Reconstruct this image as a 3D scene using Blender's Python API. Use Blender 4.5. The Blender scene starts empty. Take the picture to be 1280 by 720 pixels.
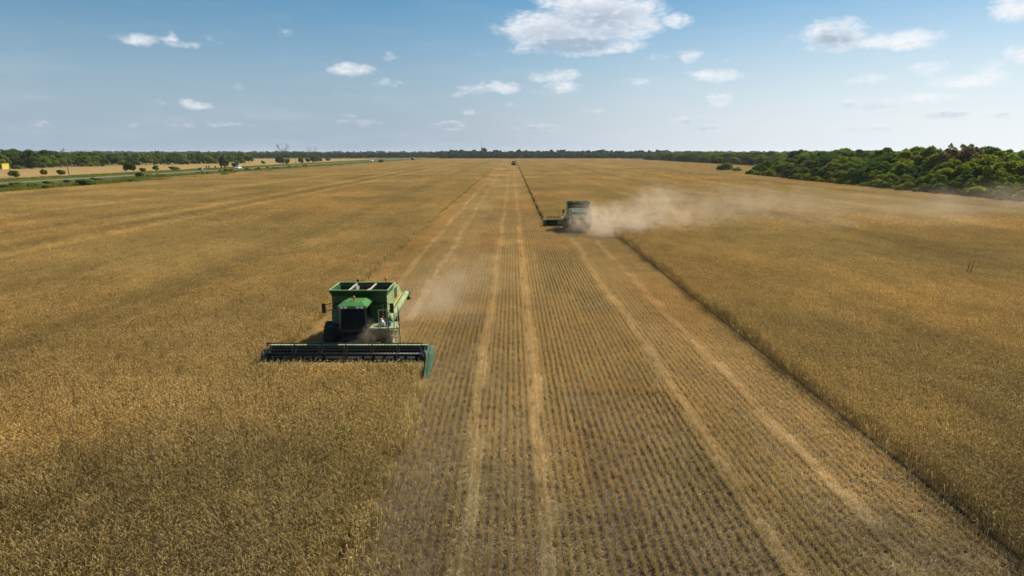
import bpy, bmesh, math, random
import numpy as np
from mathutils import Vector, Matrix

random.seed(7)
rng = np.random.default_rng(11)
C = bpy.context.scene.collection
S = bpy.context.scene
R = math.radians

# ------------------------------------------------------------------ camera
CAM_H, F_PX, HORIZ = 10.0, 865.0, 190.5          # metres, focal length in photo pixels, horizon row
PITCH = math.atan((360 - HORIZ) / F_PX)
cam_d = bpy.data.cameras.new('camera')
cam = bpy.data.objects.new('camera', cam_d)
C.objects.link(cam)
cam.location = (0, 0, CAM_H)
cam.rotation_euler = (math.pi / 2 - PITCH, 0, 0)
cam_d.sensor_width = 36
cam_d.lens = 36 * F_PX / 1280
cam_d.clip_start = 0.5
cam_d.clip_end = 12000
S.camera = cam

def ray(px, py):
    u, v = (px - 640) / F_PX, (py - 360) / F_PX
    c, s = math.cos(PITCH), math.sin(PITCH)
    return Vector((u, c - v * s, -s - v * c))

def at(px, py, z=0.0):
    """world point on the level z seen at a photo pixel"""
    d = ray(px, py)
    t = (z - CAM_H) / d.z
    return Vector((d.x * t, d.y * t, z))

# ------------------------------------------------------------------ sky, sun, exposure
SUN_EL, SUN_AZ = 46.0, 54.0                       # degrees; azimuth from +Y towards +X
W = bpy.data.worlds.new('World')
S.world = W
W.use_nodes = True
wt = W.node_tree
wt.nodes.clear()

class NT:
    """tiny node-tree helper"""
    def __init__(s, tree): s.t = tree
    def n(s, typ, ins=None, **kw):
        nd = s.t.nodes.new(typ)
        for k, v in kw.items(): setattr(nd, k, v)
        if ins:
            for k, v in ins.items(): s.put(nd.inputs[k], v)
        return nd
    def put(s, sock, v):
        if isinstance(v, bpy.types.NodeSocket): s.t.links.new(v, sock)
        elif v is not None: sock.default_value = v
    def m(s, op, a, b=None, c=None, clamp=False):
        nd = s.t.nodes.new('ShaderNodeMath'); nd.operation = op; nd.use_clamp = clamp
        s.put(nd.inputs[0], a); s.put(nd.inputs[1], b); s.put(nd.inputs[2], c)
        return nd.outputs[0]
    def v(s, op, a, b=None):
        nd = s.t.nodes.new('ShaderNodeVectorMath'); nd.operation = op
        s.put(nd.inputs[0], a)
        if b is not None: s.put(nd.inputs[1], b)
        return nd.outputs['Value'] if op in ('LENGTH', 'DOT_PRODUCT', 'DISTANCE') else nd.outputs[0]
    def mix(s, f, a, b, blend='MIX'):
        nd = s.t.nodes.new('ShaderNodeMix'); nd.data_type = 'RGBA'; nd.blend_type = blend
        s.put(nd.inputs[0], f); s.put(nd.inputs[6], a); s.put(nd.inputs[7], b)
        return nd.outputs[2]
    def noise(s, vec, scale, detail=3.0, rough=0.55, dist=0.0):
        nd = s.n('ShaderNodeTexNoise', {'Scale': scale, 'Detail': detail, 'Roughness': rough, 'Distortion': dist})
        s.put(nd.inputs['Vector'], vec)
        return nd.outputs[0]
    def ramp(s, f, lo, hi, a=0.0, b=1.0, smooth=True):
        nd = s.n('ShaderNodeMapRange', {'From Min': lo, 'From Max': hi, 'To Min': a, 'To Max': b})
        if smooth: nd.interpolation_type = 'SMOOTHSTEP'
        s.put(nd.inputs['Value'], f)
        return nd.outputs[0]
    def scalev(s, vec, xyz): return s.v('MULTIPLY', vec, xyz)

SKY_STRENGTH = 0.060
w = NT(wt)
sky = w.n('ShaderNodeTexSky', sky_type='NISHITA', sun_disc=False, sun_elevation=R(SUN_EL), sun_rotation=R(SUN_AZ),
          air_density=1.0, dust_density=0.5, ozone_density=4.0, altitude=0)
dirn = w.n('ShaderNodeTexCoord').outputs['Generated']
sep = w.n('ShaderNodeSeparateXYZ', {0: dirn})
azim = w.m('ARCTAN2', sep.outputs[0], sep.outputs[1])
elev = w.m('ARCSINE', sep.outputs[2])
ae = w.n('ShaderNodeCombineXYZ', {0: azim, 1: elev, 2: 0.0}).outputs[0]
aes = w.scalev(ae, (1.0, 1.9, 1.0))
wob = w.n('ShaderNodeTexNoise', {'Scale': 38.0, 'Detail': 5.0, 'Roughness': 0.6}); w.put(wob.inputs['Vector'], aes)
warp = w.scalev(w.v('SUBTRACT', wob.outputs['Color'], (0.5, 0.5, 0.5)), (0.034, 0.013, 0.0))
aew = w.v('ADD', ae, warp)
# clouds of the sky: (photo column, row, half width, half height, density, greyness)
CLOUDS = [
    (690, 38, 60, 22, 1.25, .5), (668, 26, 32, 12, 1.0, .1), (752, 16, 72, 30, 1.3, .6), (715, 52, 72, 15, 1.15, 1.0), (785, 26, 42, 22, 1.2, .2),
    (770, 57, 36, 9, 1.0, .1), (692, 4, 22, 9, .9, .1), (845, 25, 15, 9, .9, .1), (662, 62, 10, 6, .6, .1),
    (1042, 44, 33, 17, 1.25, .7), (1098, 52, 26, 9, .9, .1), (1135, 51, 32, 11, 1.15, .1), (1272, 10, 24, 13, 1.2, .1), (1278, 70, 16, 9, 1.0, .1),
    (172, 49, 21, 7, .85, .2), (214, 50, 11, 8, .85, .1), (229, 56, 14, 5, .8, .1), (360, 41, 11, 5, .45, .2), (437, 88, 25, 8, 1.0, .15),
    (491, 70, 12, 5, .7, .2), (480, 104, 22, 5, .6, .2), (600, 112, 28, 7, .85, .4), (630, 109, 22, 8, .95, .1), (570, 119, 10, 4, .6, .2),
    (690, 95, 26, 8, .9, .2), (712, 94, 18, 6, .8, .1), (703, 108, 22, 7, .85, .2), (584, 141, 14, 4, .5, .2), (640, 132, 8, 4, .4, .2),
    (862, 69, 13, 7, .9, .1), (893, 94, 27, 8, 1.0, .2), (900, 124, 16, 7, .9, .26), (905, 76, 10, 4, .6, .1), (800, 102, 16, 4, .5, .1),
    (1085, 99, 18, 6, .8, .1), (1163, 86, 20, 8, .9, .1), (1212, 101, 34, 8, .95, .15), (1232, 84, 16, 7, .75, .1), (1240, 96, 18, 8, .8, .1),
    (1166, 122, 34, 5, .8, .1), (1085, 131, 45, 7, .7, .5), (1035, 130, 22, 4, .55, .3), (1180, 142, 28, 5, .75, 1.0), (1255, 143, 14, 5, .6, 1.0),
    (250, 132, 18, 5, .75, .2), (236, 127, 12, 4, .6, .2), (222, 157, 14, 4, .55, .2), (285, 155, 24, 4, .6, .2), (55, 158, 16, 4, .45, .2),
    (294, 109, 10, 4, .5, .1), (205, 128, 12, 4, .35, .2), (448, 153, 30, 5, .6, .4), (436, 144, 10, 4, .45, .1), (560, 156, 26, 5, .65, .8),
    (672, 159, 32, 5, .65, .8), (735, 139, 20, 4, .45, .3), (870, 150, 26, 5, .5, .8), (880, 160, 36, 4, .5, .8), (950, 152, 28, 4, .4, .6),
    (262, 51, 12, 5, .3, .2), (1100, 160, 60, 5, .45, .5), (830, 70, 18, 6, .4, .2), (175, 156, 16, 4, .3, .3), (130, 160, 18, 3, .25, .3),
]
field = None; grey = None
for cx, cy, rx, ry, st, gr in CLOUDS:
    d = ray(cx, cy); d.normalize()
    a0, e0 = math.atan2(d.x, d.y), math.asin(d.z)
    ra, re = rx / F_PX, ry / F_PX
    q = w.v('MULTIPLY', w.v('SUBTRACT', aew, (a0, e0, 0)), (1 / ra, 1 / re, 0))
    q = w.v('DOT_PRODUCT', q, q)
    f = w.m('MULTIPLY_ADD', q, -st * 0.55, st)                   # st * (1 - .55 q)
    field = f if field is None else w.m('MAXIMUM', field, f)
    if gr > .25:
        g = w.v('MULTIPLY', w.v('SUBTRACT', aew, (a0, e0 - re * .25, 0)), (1 / (ra * .9), 1 / (re * .75), 0))
        g = w.m('MULTIPLY', w.m('SUBTRACT', 1.0, w.v('DOT_PRODUCT', g, g), clamp=True), gr)
        grey = g if grey is None else w.m('MAXIMUM', grey, g)
puff = w.noise(aes, 95.0, 5.0, 0.62)
dens = w.m('ADD', field, w.m('ADD', w.m('MULTIPLY_ADD', puff, 0.9, -0.75), w.m('MULTIPLY_ADD', w.noise(aes, 30.0, 3.0, 0.55), 1.6, -0.64)))
cover = w.ramp(dens, 0.03, 1.2)
veil = w.noise(w.scalev(ae, (1.0, 5.0, 1.0)), 7.0, 4.0, 0.6)    # thin high haze streaks
veil = w.m('MULTIPLY', w.ramp(veil, 0.45, 0.8), w.ramp(elev, 0.0, 0.25, 0.12, 0.03))
cover = w.m('MAXIMUM', w.m('MULTIPLY', cover, 0.93), veil)
gshade = w.noise(aes, 60.0, 3.0, 0.5)
grey = w.m('MAXIMUM', w.m('MULTIPLY', grey, w.ramp(gshade, 0.2, 0.55, 0.3, 1.5)), w.m('MULTIPLY', w.ramp(gshade, 0.5, 0.75), 0.35))
CLOUD_W, CLOUD_G = (11.0, 11.1, 11.5, 1), (4.9, 5.9, 7.2, 1)
ccol = w.mix(w.m('MULTIPLY', grey, 1.0, clamp=True), CLOUD_W, CLOUD_G)
sunward = w.m('COSINE', w.m('SUBTRACT', azim, R(62)))
hazec = w.mix(w.ramp(sunward, 0.25, 1.0), (4.3, 5.5, 7.0, 1), (10.4, 11.1, 11.8, 1))
skys = w.n('ShaderNodeHueSaturation', {'Hue': 0.487, 'Saturation': 1.3, 'Value': 1.02, 'Color': sky.outputs[0]}).outputs[0]
skyb = w.mix(w.ramp(elev, -0.03, 0.25, 0.95, 0.0), skys, hazec)
skyc = w.mix(cover, skyb, ccol)
bg = w.n('ShaderNodeBackground', {'Color': skyc, 'Strength': SKY_STRENGTH})
out = w.n('ShaderNodeOutputWorld', {'Surface': bg.outputs[0]})

sl = bpy.data.lights.new('sun', 'SUN')
sl.energy = 5.0; sl.angle = R(0.53); sl.color = (1.0, 0.95, 0.87)
sun = bpy.data.objects.new('sun', sl); C.objects.link(sun)
sd = Vector((math.sin(R(SUN_AZ)) * math.cos(R(SUN_EL)), math.cos(R(SUN_AZ)) * math.cos(R(SUN_EL)), math.sin(R(SUN_EL))))
sun.rotation_euler = (-sd).to_track_quat('-Z', 'Y').to_euler()
sun.location = sd * 200

S.view_settings.view_transform = 'Standard'
S.view_settings.look = 'None'
S.view_settings.gamma = 1
S.view_settings.use_curve_mapping = False
S.view_settings.exposure = 0.52
S.render.engine = 'CYCLES'
cy = S.cycles
cy.max_bounces = 6; cy.diffuse_bounces = 3; cy.glossy_bounces = 2; cy.transmission_bounces = 4
cy.transparent_max_bounces = 6; cy.volume_bounces = 1
cy.use_denoising = True
cy.denoiser = 'OPENIMAGEDENOISE'; cy.denoising_input_passes = 'RGB_ALBEDO_NORMAL'; cy.denoising_prefilter = 'ACCURATE'
cy.volume_step_rate = 1.0; cy.volume_max_steps = 96
cy.sample_clamp_indirect = 4.0
cy.caustics_reflective = False; cy.caustics_refractive = False

# ------------------------------------------------------------------ tagging helpers
def tag(o, label=None, cat=None, group=None, kind=None):
    if label: o['label'] = label
    if cat: o['category'] = cat
    if group: o['group'] = group
    if kind: o['kind'] = kind
    return o

def empty(name, loc, rz=0.0):
    o = bpy.data.objects.new(name, None); C.objects.link(o)
    o.location = loc; o.rotation_euler = (0, 0, rz); o.empty_display_size = 0.5
    return o

def copy_tree(o, parent=None):
    c = o.copy(); C.objects.link(c)
    if parent: c.parent = parent
    for ch in list(o.children): copy_tree(ch, c)
    return c

def link(name, me, mat, parent=None):
    o = bpy.data.objects.new(name, me); C.objects.link(o)
    if mat and not me.materials: me.materials.append(mat)
    if parent: o.parent = parent
    return o

def npmesh(name, V, Q, col=None, smooth=False):
    me = bpy.data.meshes.new(name)
    V = np.asarray(V, np.float32); Q = np.asarray(Q, np.int32)
    me.vertices.add(len(V)); me.vertices.foreach_set('co', V.ravel())
    me.loops.add(Q.size); me.loops.foreach_set('vertex_index', Q.ravel())
    me.polygons.add(len(Q)); me.polygons.foreach_set('loop_start', np.arange(0, Q.size, Q.shape[1], dtype=np.int32))
    me.update(calc_edges=True)
    if col is not None:
        a = me.attributes.new('tint', 'FLOAT_COLOR', 'POINT')
        c4 = np.ones((len(V), 4), np.float32); c4[:, :3] = col
        a.data.foreach_set('color', c4.ravel())
    if smooth: me.polygons.foreach_set('use_smooth', np.ones(len(Q), bool))
    return me

def ribbons(P, Wd, side, col):
    """P n,K,3 centre lines; Wd n,K half widths; side n,3 unit; col n,K,3 -> V, Q, colours"""
    n, K, _ = P.shape
    A = P - side[:, None] * Wd[..., None]; B = P + side[:, None] * Wd[..., None]
    V = np.stack([A, B], 2).reshape(-1, 3)
    c = np.repeat(col, 2, axis=1).reshape(-1, 3)
    base = (np.arange(n) * K * 2)[:, None] + (np.arange(K - 1) * 2)[None]
    Q = np.stack([base, base + 1, base + 3, base + 2], -1).reshape(-1, 4)
    return V, Q, c

def join(parts):
    Vs, Qs, Cs, off = [], [], [], 0
    for V, Q, c in parts:
        Vs.append(V); Qs.append(Q + off); Cs.append(c); off += len(V)
    return np.concatenate(Vs), np.concatenate(Qs), np.concatenate(Cs)

def unit_xy(n):
    a = rng.uniform(0, 2 * np.pi, n)
    return np.stack([np.cos(a), np.sin(a), np.zeros(n)], 1)

_scn = [0]
def scatter(name, pts, rotz, scl, idx, meshes, mat):
    """one object of ground cover: the mesh tiles laid over the points"""
    _scn[0] += 1
    col = bpy.data.collections.new('tiles_%02d' % _scn[0])
    for i, me in enumerate(meshes):
        if not me.materials: me.materials.append(mat)
        o = bpy.data.objects.new('t%02d_%02d' % (_scn[0], i), me); col.objects.link(o)
    pts = np.asarray(pts, np.float32); n = len(pts)
    me = bpy.data.meshes.new(name)
    me.vertices.add(n); me.vertices.foreach_set('co', pts.ravel())
    r = np.zeros((n, 3), np.float32); r[:, 2] = rotz
    a = me.attributes.new('rot', 'FLOAT_VECTOR', 'POINT'); a.data.foreach_set('vector', r.ravel())
    sc = np.asarray(scl, np.float32)
    if sc.ndim == 1: sc = np.repeat(sc[:, None], 3, 1)
    a = me.attributes.new('scl', 'FLOAT_VECTOR', 'POINT'); a.data.foreach_set('vector', np.ascontiguousarray(sc).ravel())
    a = me.attributes.new('idx', 'INT', 'POINT'); a.data.foreach_set('value', np.asarray(idx, np.int32))
    me.materials.append(mat)
    o = bpy.data.objects.new(name, me); C.objects.link(o)
    g = bpy.data.node_groups.new(name + '_cover', 'GeometryNodeTree')
    g.interface.new_socket('Geometry', in_out='INPUT', socket_type='NodeSocketGeometry')
    g.interface.new_socket('Geometry', in_out='OUTPUT', socket_type='NodeSocketGeometry')
    t = NT(g)
    gi, go = t.n('NodeGroupInput'), t.n('NodeGroupOutput')
    ci = t.n('GeometryNodeCollectionInfo'); ci.inputs['Collection'].default_value = col
    ci.inputs['Separate Children'].default_value = True; ci.inputs['Reset Children'].default_value = True
    def na(nm, ty):
        nd = t.n('GeometryNodeInputNamedAttribute', data_type=ty); nd.inputs['Name'].default_value = nm
        return nd.outputs['Attribute']
    ip = t.n('GeometryNodeInstanceOnPoints')
    g.links.new(gi.outputs[0], ip.inputs['Points']); g.links.new(ci.outputs[0], ip.inputs['Instance'])
    ip.inputs['Pick Instance'].default_value = True
    g.links.new(na('idx', 'INT'), ip.inputs['Instance Index'])
    g.links.new(na('rot', 'FLOAT_VECTOR'), ip.inputs['Rotation'])
    g.links.new(na('scl', 'FLOAT_VECTOR'), ip.inputs['Scale'])
    g.links.new(ip.outputs[0], go.inputs[0])
    md = o.modifiers.new('cover', 'NODES'); md.node_group = g
    tag(o, kind='stuff')
    return o

# ------------------------------------------------------------------ materials
def new_mat(name):
    m = bpy.data.materials.new(name); m.use_nodes = True
    m.node_tree.nodes.clear()
    return m, NT(m.node_tree)

def finish(t, shader): t.n('ShaderNodeOutputMaterial', {'Surface': shader})

def paint(name, col, rough=0.5, dust=0.35, metal=0.0, dcol=(0.30, 0.22, 0.11, 1), scale=2.5):
    m, t = new_mat(name)
    co = t.n('ShaderNodeTexCoord').outputs['Object']
    n1 = t.noise(co, scale, 5.0, 0.65); n2 = t.noise(co, scale * 7, 3.0, 0.6)
    f = t.m('MULTIPLY', t.ramp(t.m('ADD', n1, t.m('MULTIPLY', n2, 0.4)), 0.45, 0.95), dust)
    f = t.m('ADD', f, dust * 0.18)
    c = t.mix(f, (*col, 1), dcol)
    p = t.n('ShaderNodeBsdfPrincipled', {'Base Color': c, 'Roughness': t.m('MULTIPLY_ADD', f, 0.5, rough, clamp=True), 'Metallic': metal})
    finish(t, p.outputs[0])
    return m

GREEN = paint('combine green paint', (0.005, 0.062, 0.011), 0.4, 0.07)
GREENR = paint('sunlit roof green', (0.02, 0.17, 0.02), 0.4, 0.2)  # same green lightened; the roof's sunlit look is in the colour
HEADIN = paint('dull dark header steel', (0.008, 0.014, 0.01), 0.98, 0.05)
GREEN_D = paint('shaded side green paint', (0.006, 0.05, 0.013), 0.65, 0.12)  # darker copy of the green with shade put into the colour
GREEN_L = paint('sunlit dusty green', (0.05, 0.2, 0.03), 0.5, 0.9, dcol=(0.34, 0.33, 0.17, 1))  # dust film plus sunlit paleness put into the colour
DIVG = paint('divider weathered green', (0.018, 0.10, 0.042), 0.5, 0.4, dcol=(0.16, 0.2, 0.12, 1))
YELLOW = paint('yellow paint', (0.55, 0.36, 0.02), 0.45, 0.4)
BLACK = paint('black steel', (0.006, 0.0065, 0.007), 0.5, 0.04)
STEEL = paint('worn steel', (0.22, 0.22, 0.21), 0.4, 0.4, metal=0.6)
RUBBER = paint('tyre rubber', (0.012, 0.012, 0.012), 0.8, 0.25)
PALE = paint('pale bare metal', (0.42, 0.42, 0.34), 0.5, 0.4)
ORANGE = paint('orange lens', (0.75, 0.10, 0.015), 0.25, 0.05)
WHITE = paint('white plastic', (0.72, 0.68, 0.58), 0.5, 0.2)
RED = paint('red cloth', (0.45, 0.02, 0.03), 0.7, 0.1)
BLUE = paint('blue plastic', (0.03, 0.16, 0.42), 0.4, 0.1)
CARW = paint('white car paint', (0.75, 0.76, 0.78), 0.25, 0.05)
TAIL = paint('red lens', (0.4, 0.02, 0.02), 0.3, 0.0)
LAMPG = paint('headlamp lens', (0.7, 0.7, 0.68), 0.15, 0.05)
STEELD = paint('dark worn steel', (0.035, 0.036, 0.04), 0.5, 0.15)
DARKIN = paint('dark interior', (0.018, 0.018, 0.018), 0.8, 0.3)
GRAIN = paint('wheat grain', (0.35, 0.2, 0.07), 0.9, 0.3, scale=20)
WALLY = paint('yellow wall', (0.62, 0.46, 0.06), 0.8, 0.15, scale=.6)
ROOFW = paint('pale metal roof', (0.62, 0.64, 0.66), 0.5, 0.15, scale=.6)
POLE = paint('weathered wood pole', (0.14, 0.115, 0.09), 0.9, 0.3, dcol=(0.2, 0.17, 0.14, 1))
POSTB = paint('brown gate post', (0.11, 0.06, 0.04), 0.9, 0.2)
POSTT = paint('tan masonry', (0.36, 0.27, 0.19), 0.9, 0.2)
WIRE = paint('cable', (0.05, 0.05, 0.05), 0.6, 0.0)
MAST = paint('lattice steel', (0.28, 0.28, 0.30), 0.6, 0.0)

def glass_mat():
    m, t = new_mat('tinted cab glass')
    p = t.n('ShaderNodeBsdfPrincipled', {'Base Color': (0.003, 0.004, 0.004, 1), 'Roughness': 0.08, 'IOR': 1.18})
    finish(t, p.outputs[0]); return m
GLASS = glass_mat()

def plant_mat(name, patches=True, transl=0.3, gain=1.0):
    """dry straw: colour from the plant itself, varied over the field by patches along the drill rows and vignette-like darkening near the camera"""
    m, t = new_mat(name)
    col = t.n('ShaderNodeAttribute', attribute_name='tint').outputs['Color']
    pos = t.n('ShaderNodeNewGeometry').outputs['Position']
    a = t.noise(t.scalev(pos, (0.11, 0.022, 0.0)), 1.0, 4.0, 0.6)       # long streaks along the rows
    b = t.noise(t.scalev(pos, (0.05, 0.05, 0.0)), 1.0, 3.0, 0.6, 0.5)
    c = t.noise(t.scalev(pos, (0.5, 0.28, 0.0)), 1.0, 4.0, 0.65)
    e = t.noise(t.scalev(pos, (0.008, 0.03, 0.0)), 1.0, 3.0, 0.5)
    f = t.m('ADD', t.m('ADD', t.m('MULTIPLY', a, 0.45), t.m('MULTIPLY', b, 0.35)), t.m('ADD', t.m('MULTIPLY', c, 0.35), t.m('MULTIPLY', e, 0.3)))
    val = t.ramp(f, 0.52, 0.95, 0.66 * gain, 1.22 * gain, smooth=False)
    hue = t.ramp(t.noise(t.scalev(pos, (0.035, 0.02, 0.0)), 1.0, 3.0, 0.55), 0.35, 0.68)
    tintc = t.mix(hue, (1.0, 1.0, 0.98, 1), (1.02, 0.955, 0.87, 1))
    olive = t.ramp(t.noise(t.scalev(pos, (0.07, 0.045, 0.0)), 1.0, 3.0, 0.55), 0.55, 0.75)
    tintc = t.mix(t.m('MULTIPLY', olive, 0.4), tintc, (0.86, 0.90, 0.72, 1))
    if True:
        # lodged, paler swaths far left, a few metres wide, running along the rows
        px = t.n('ShaderNodeSeparateXYZ', {0: pos})
        wx = t.m('ADD', px.outputs[0], t.m('MULTIPLY', t.m('SUBTRACT', c, 0.5), 5.0))
        # crop tone patches, plus near discs painting lens-corner darkening into the colour
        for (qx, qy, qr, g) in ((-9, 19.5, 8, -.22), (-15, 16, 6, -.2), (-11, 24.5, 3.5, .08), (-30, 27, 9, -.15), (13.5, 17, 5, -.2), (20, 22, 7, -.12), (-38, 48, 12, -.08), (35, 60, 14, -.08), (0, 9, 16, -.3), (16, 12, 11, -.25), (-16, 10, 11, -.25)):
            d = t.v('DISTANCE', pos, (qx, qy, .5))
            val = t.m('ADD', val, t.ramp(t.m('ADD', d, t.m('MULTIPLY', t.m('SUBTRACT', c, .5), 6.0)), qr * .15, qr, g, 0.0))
        for x0, hw, g in () if not patches else ((-46.5, 1.4, .2), (-53.5, 1.6, .17), (-50, 1.8, -.16), (-59, 2.5, -.14), (-75, 3, .12), (-24, 3, -.10), (40, 3, -.1), (62, 2.5, .15), (25, 2, .1), (82, 4, -.15)):
            d = t.m('ABSOLUTE', t.m('SUBTRACT', wx, x0))
            val = t.m('ADD', val, t.ramp(d, 0.0, hw, g, 0.0))
    if not patches:
        for (qx, qy, sx_, sy_) in ((2.9, 21.0, 2.2, 5.0), (4.4, 27.0, 1.6, 4.0), (-10.4, 80, 1.9, 45), (-10.6, 190, 1.7, 130), (10.5, 45, 3.0, 12), (-3.0, 75, 2.5, 14), (1.5, 130, 6.0, 30), (-2.5, 38, 1.0, 6)):
            q = t.v('MULTIPLY', t.v('SUBTRACT', pos, (qx, qy, 0)), (1 / sx_, 1 / sy_, 0))
            d = t.m('ADD', t.v('LENGTH', q), t.m('MULTIPLY', t.m('SUBTRACT', c, .5), 1.2))
            tintc = t.mix(t.ramp(d, .2, 1.1, .55, 0.0), tintc, (1.0, .86, .66, 1))
    cc = t.mix(1.0, col, tintc, 'MULTIPLY')
    cc = t.v('SCALE', cc); sc = cc.node; t.put(sc.inputs['Scale'], val)
    d = t.n('ShaderNodeBsdfDiffuse', {'Color': cc, 'Roughness': 0.6})
    tr = t.n('ShaderNodeBsdfTranslucent', {'Color': cc})
    gl = t.n('ShaderNodeBsdfGlossy', {'Color': (1, 0.95, 0.85, 1), 'Roughness': 0.42})
    s1 = t.n('ShaderNodeMixShader', {0: transl, 1: d.outputs[0], 2: tr.outputs[0]})
    s2 = t.n('ShaderNodeMixShader', {0: 0.012, 1: s1.outputs[0], 2: gl.outputs[0]})
    finish(t, s2.outputs[0])
    return m
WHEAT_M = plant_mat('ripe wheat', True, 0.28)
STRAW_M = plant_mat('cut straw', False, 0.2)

def leaf_mat(name, ca, cb, transl=0.48):
    m, t = new_mat(name)
    col = t.n('ShaderNodeAttribute', attribute_name='tint').outputs['Color']
    oi = t.n('ShaderNodeObjectInfo').outputs['Random']
    co = t.n('ShaderNodeTexCoord').outputs['Object']
    n1 = t.noise(co, 0.55, 3.0, 0.6)
    f = t.m('ADD', t.m('MULTIPLY', oi, 0.6), t.m('MULTIPLY', t.ramp(n1, 0.3, 0.7), 0.4))
    c = t.mix(f, (*ca, 1), (*cb, 1))
    c = t.mix(1.0, c, col, 'MULTIPLY')
    d = t.n('ShaderNodeBsdfDiffuse', {'Color': c})
    tr = t.n('ShaderNodeBsdfTranslucent', {'Color': c})
    s = t.n('ShaderNodeMixShader', {0: transl, 1: d.outputs[0], 2: tr.outputs[0]})
    finish(t, s.outputs[0]); return m
LEAF_Y = leaf_mat('yellow green leaves', (0.19, 0.22, 0.016), (0.25, 0.25, 0.022))
LEAF_M = leaf_mat('mid green leaves', (0.145, 0.205, 0.018), (0.20, 0.235, 0.022))
LEAF_D = leaf_mat('dark green leaves', (0.075, 0.13, 0.022), (0.115, 0.165, 0.022))
LEAF_B = leaf_mat('brown leaves', (0.20, 0.16, 0.055), (0.17, 0.15, 0.05))
LEAF_F = leaf_mat('far wood leaves', (0.06, 0.095, 0.032), (0.085, 0.12, 0.035))
GRASS_M = leaf_mat('verge grass', (0.16, 0.20, 0.025), (0.27, 0.24, 0.05))
FLOWER_M = leaf_mat('yellow flowering weed', (0.22, 0.18, 0.012), (0.16, 0.15, 0.015))
BARK = paint('bark', (0.09, 0.07, 0.055), 0.9, 0.2)
BARKD = paint('brown weed stem', (0.12, 0.075, 0.03), 0.9, 0.2)
BARKP = paint('bleached dead wood', (0.20, 0.17, 0.15), 0.9, 0.2)

def soil_mat(name, c1, c2, c3, chaff, sx=0.35, sy=0.12, bump=0.4):
    m, t = new_mat(name)
    pos = t.n('ShaderNodeNewGeometry').outputs['Position']
    a = t.noise(t.scalev(pos, (sx, sy, 0.0)), 1.0, 5.0, 0.6)
    b = t.noise(pos, 3.0, 6.0, 0.7)
    c = t.mix(t.ramp(a, 0.35, 0.62), (*c1, 1), (*c2, 1))
    c = t.mix(t.ramp(b, 0.5, 0.75), c, (*c3, 1))
    ch = t.noise(pos, 28.0, 3.0, 0.7)
    c = t.mix(t.m('MULTIPLY', t.ramp(ch, 0.55, 0.68), chaff), c, (0.34, 0.24, 0.11, 1))
    bp = t.n('ShaderNodeBump', {'Strength': bump, 'Distance': 0.06, 'Height': t.m('ADD', b, t.m('MULTIPLY', ch, 0.5))})
    d = t.n('ShaderNodeBsdfDiffuse', {'Color': c, 'Normal': bp.outputs[0]})
    finish(t, d.outputs[0]); return m
SOIL = soil_mat('field soil', (0.055, 0.038, 0.021), (0.118, 0.090, 0.060), (0.035, 0.025, 0.014), 0.2)
LAND = soil_mat('scrub land', (0.10, 0.095, 0.03), (0.13, 0.115, 0.045), (0.07, 0.075, 0.02), 0.2, 0.02, 0.02)
VERGE = soil_mat('verge ground', (0.10, 0.115, 0.022), (0.15, 0.14, 0.04), (0.08, 0.085, 0.022), 0.1, 0.08, 0.05)
FARF = soil_mat('far harvested field', (0.30, 0.205, 0.08), (0.26, 0.175, 0.066), (0.32, 0.22, 0.09), 0.2, 0.02, 0.03)
ROADM = soil_mat('old asphalt', (0.15, 0.148, 0.14), (0.18, 0.178, 0.168), (0.125, 0.123, 0.118), 0.0, 0.3, 0.05, 0.1)
LINEM = paint('road paint', (0.6, 0.55, 0.3), 0.7, 0.3)

# ------------------------------------------------------------------ ground and road
def sheet(name, poly, z, mat, nx=0):
    me = bpy.data.meshes.new(name)
    me.from_pydata([(x, y, z) for x, y in poly], [], [tuple(range(len(poly)))])
    me.update()
    o = link(name, me, mat); tag(o, kind='structure'); return o

FAR_END = 1085.0
sheet('ground', [(-6000, -60), (6000, -60), (6000, 9000), (-6000, 9000)], -0.012, LAND)
sheet('field_soil', [(-119, -20), (97, -20), (98, 300), (110, 318), (166, 420), (166, 900), (150, FAR_END), (-150, FAR_END + 60), (-119, 800)], -0.004, SOIL)
VX0, VX1 = -192.0, -119.2
sheet('verge', [(VX0, -20), (VX1, -20), (VX1, 800), (-140, 1700), (-205, 1700), (VX0, 800)], -0.003, VERGE)
sheet('road', [(-171, -20), (-165, -20), (-165, 700), (-173, 1650), (-179, 1650), (-171, 700)], 0.06, ROADM)
sheet('road_line', [(-167.85, -20), (-167.65, -20), (-167.65, 700), (-167.85, 700)], 0.066, LINEM)
sheet('far_field', [(-192.2, 150), (-192.2, 800), (-205, 1130), (-470, 1130), (-380, 700), (-330, 560), (-318, 430), (-320, 150)], -0.002, FARF)

# ------------------------------------------------------------------ wheat tiles
HEADC, STEMC, LEAFC = np.array([.75, .55, .21]), np.array([.37, .262, .085]), np.array([.60, .435, .165])
ROW = 0.254

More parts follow.
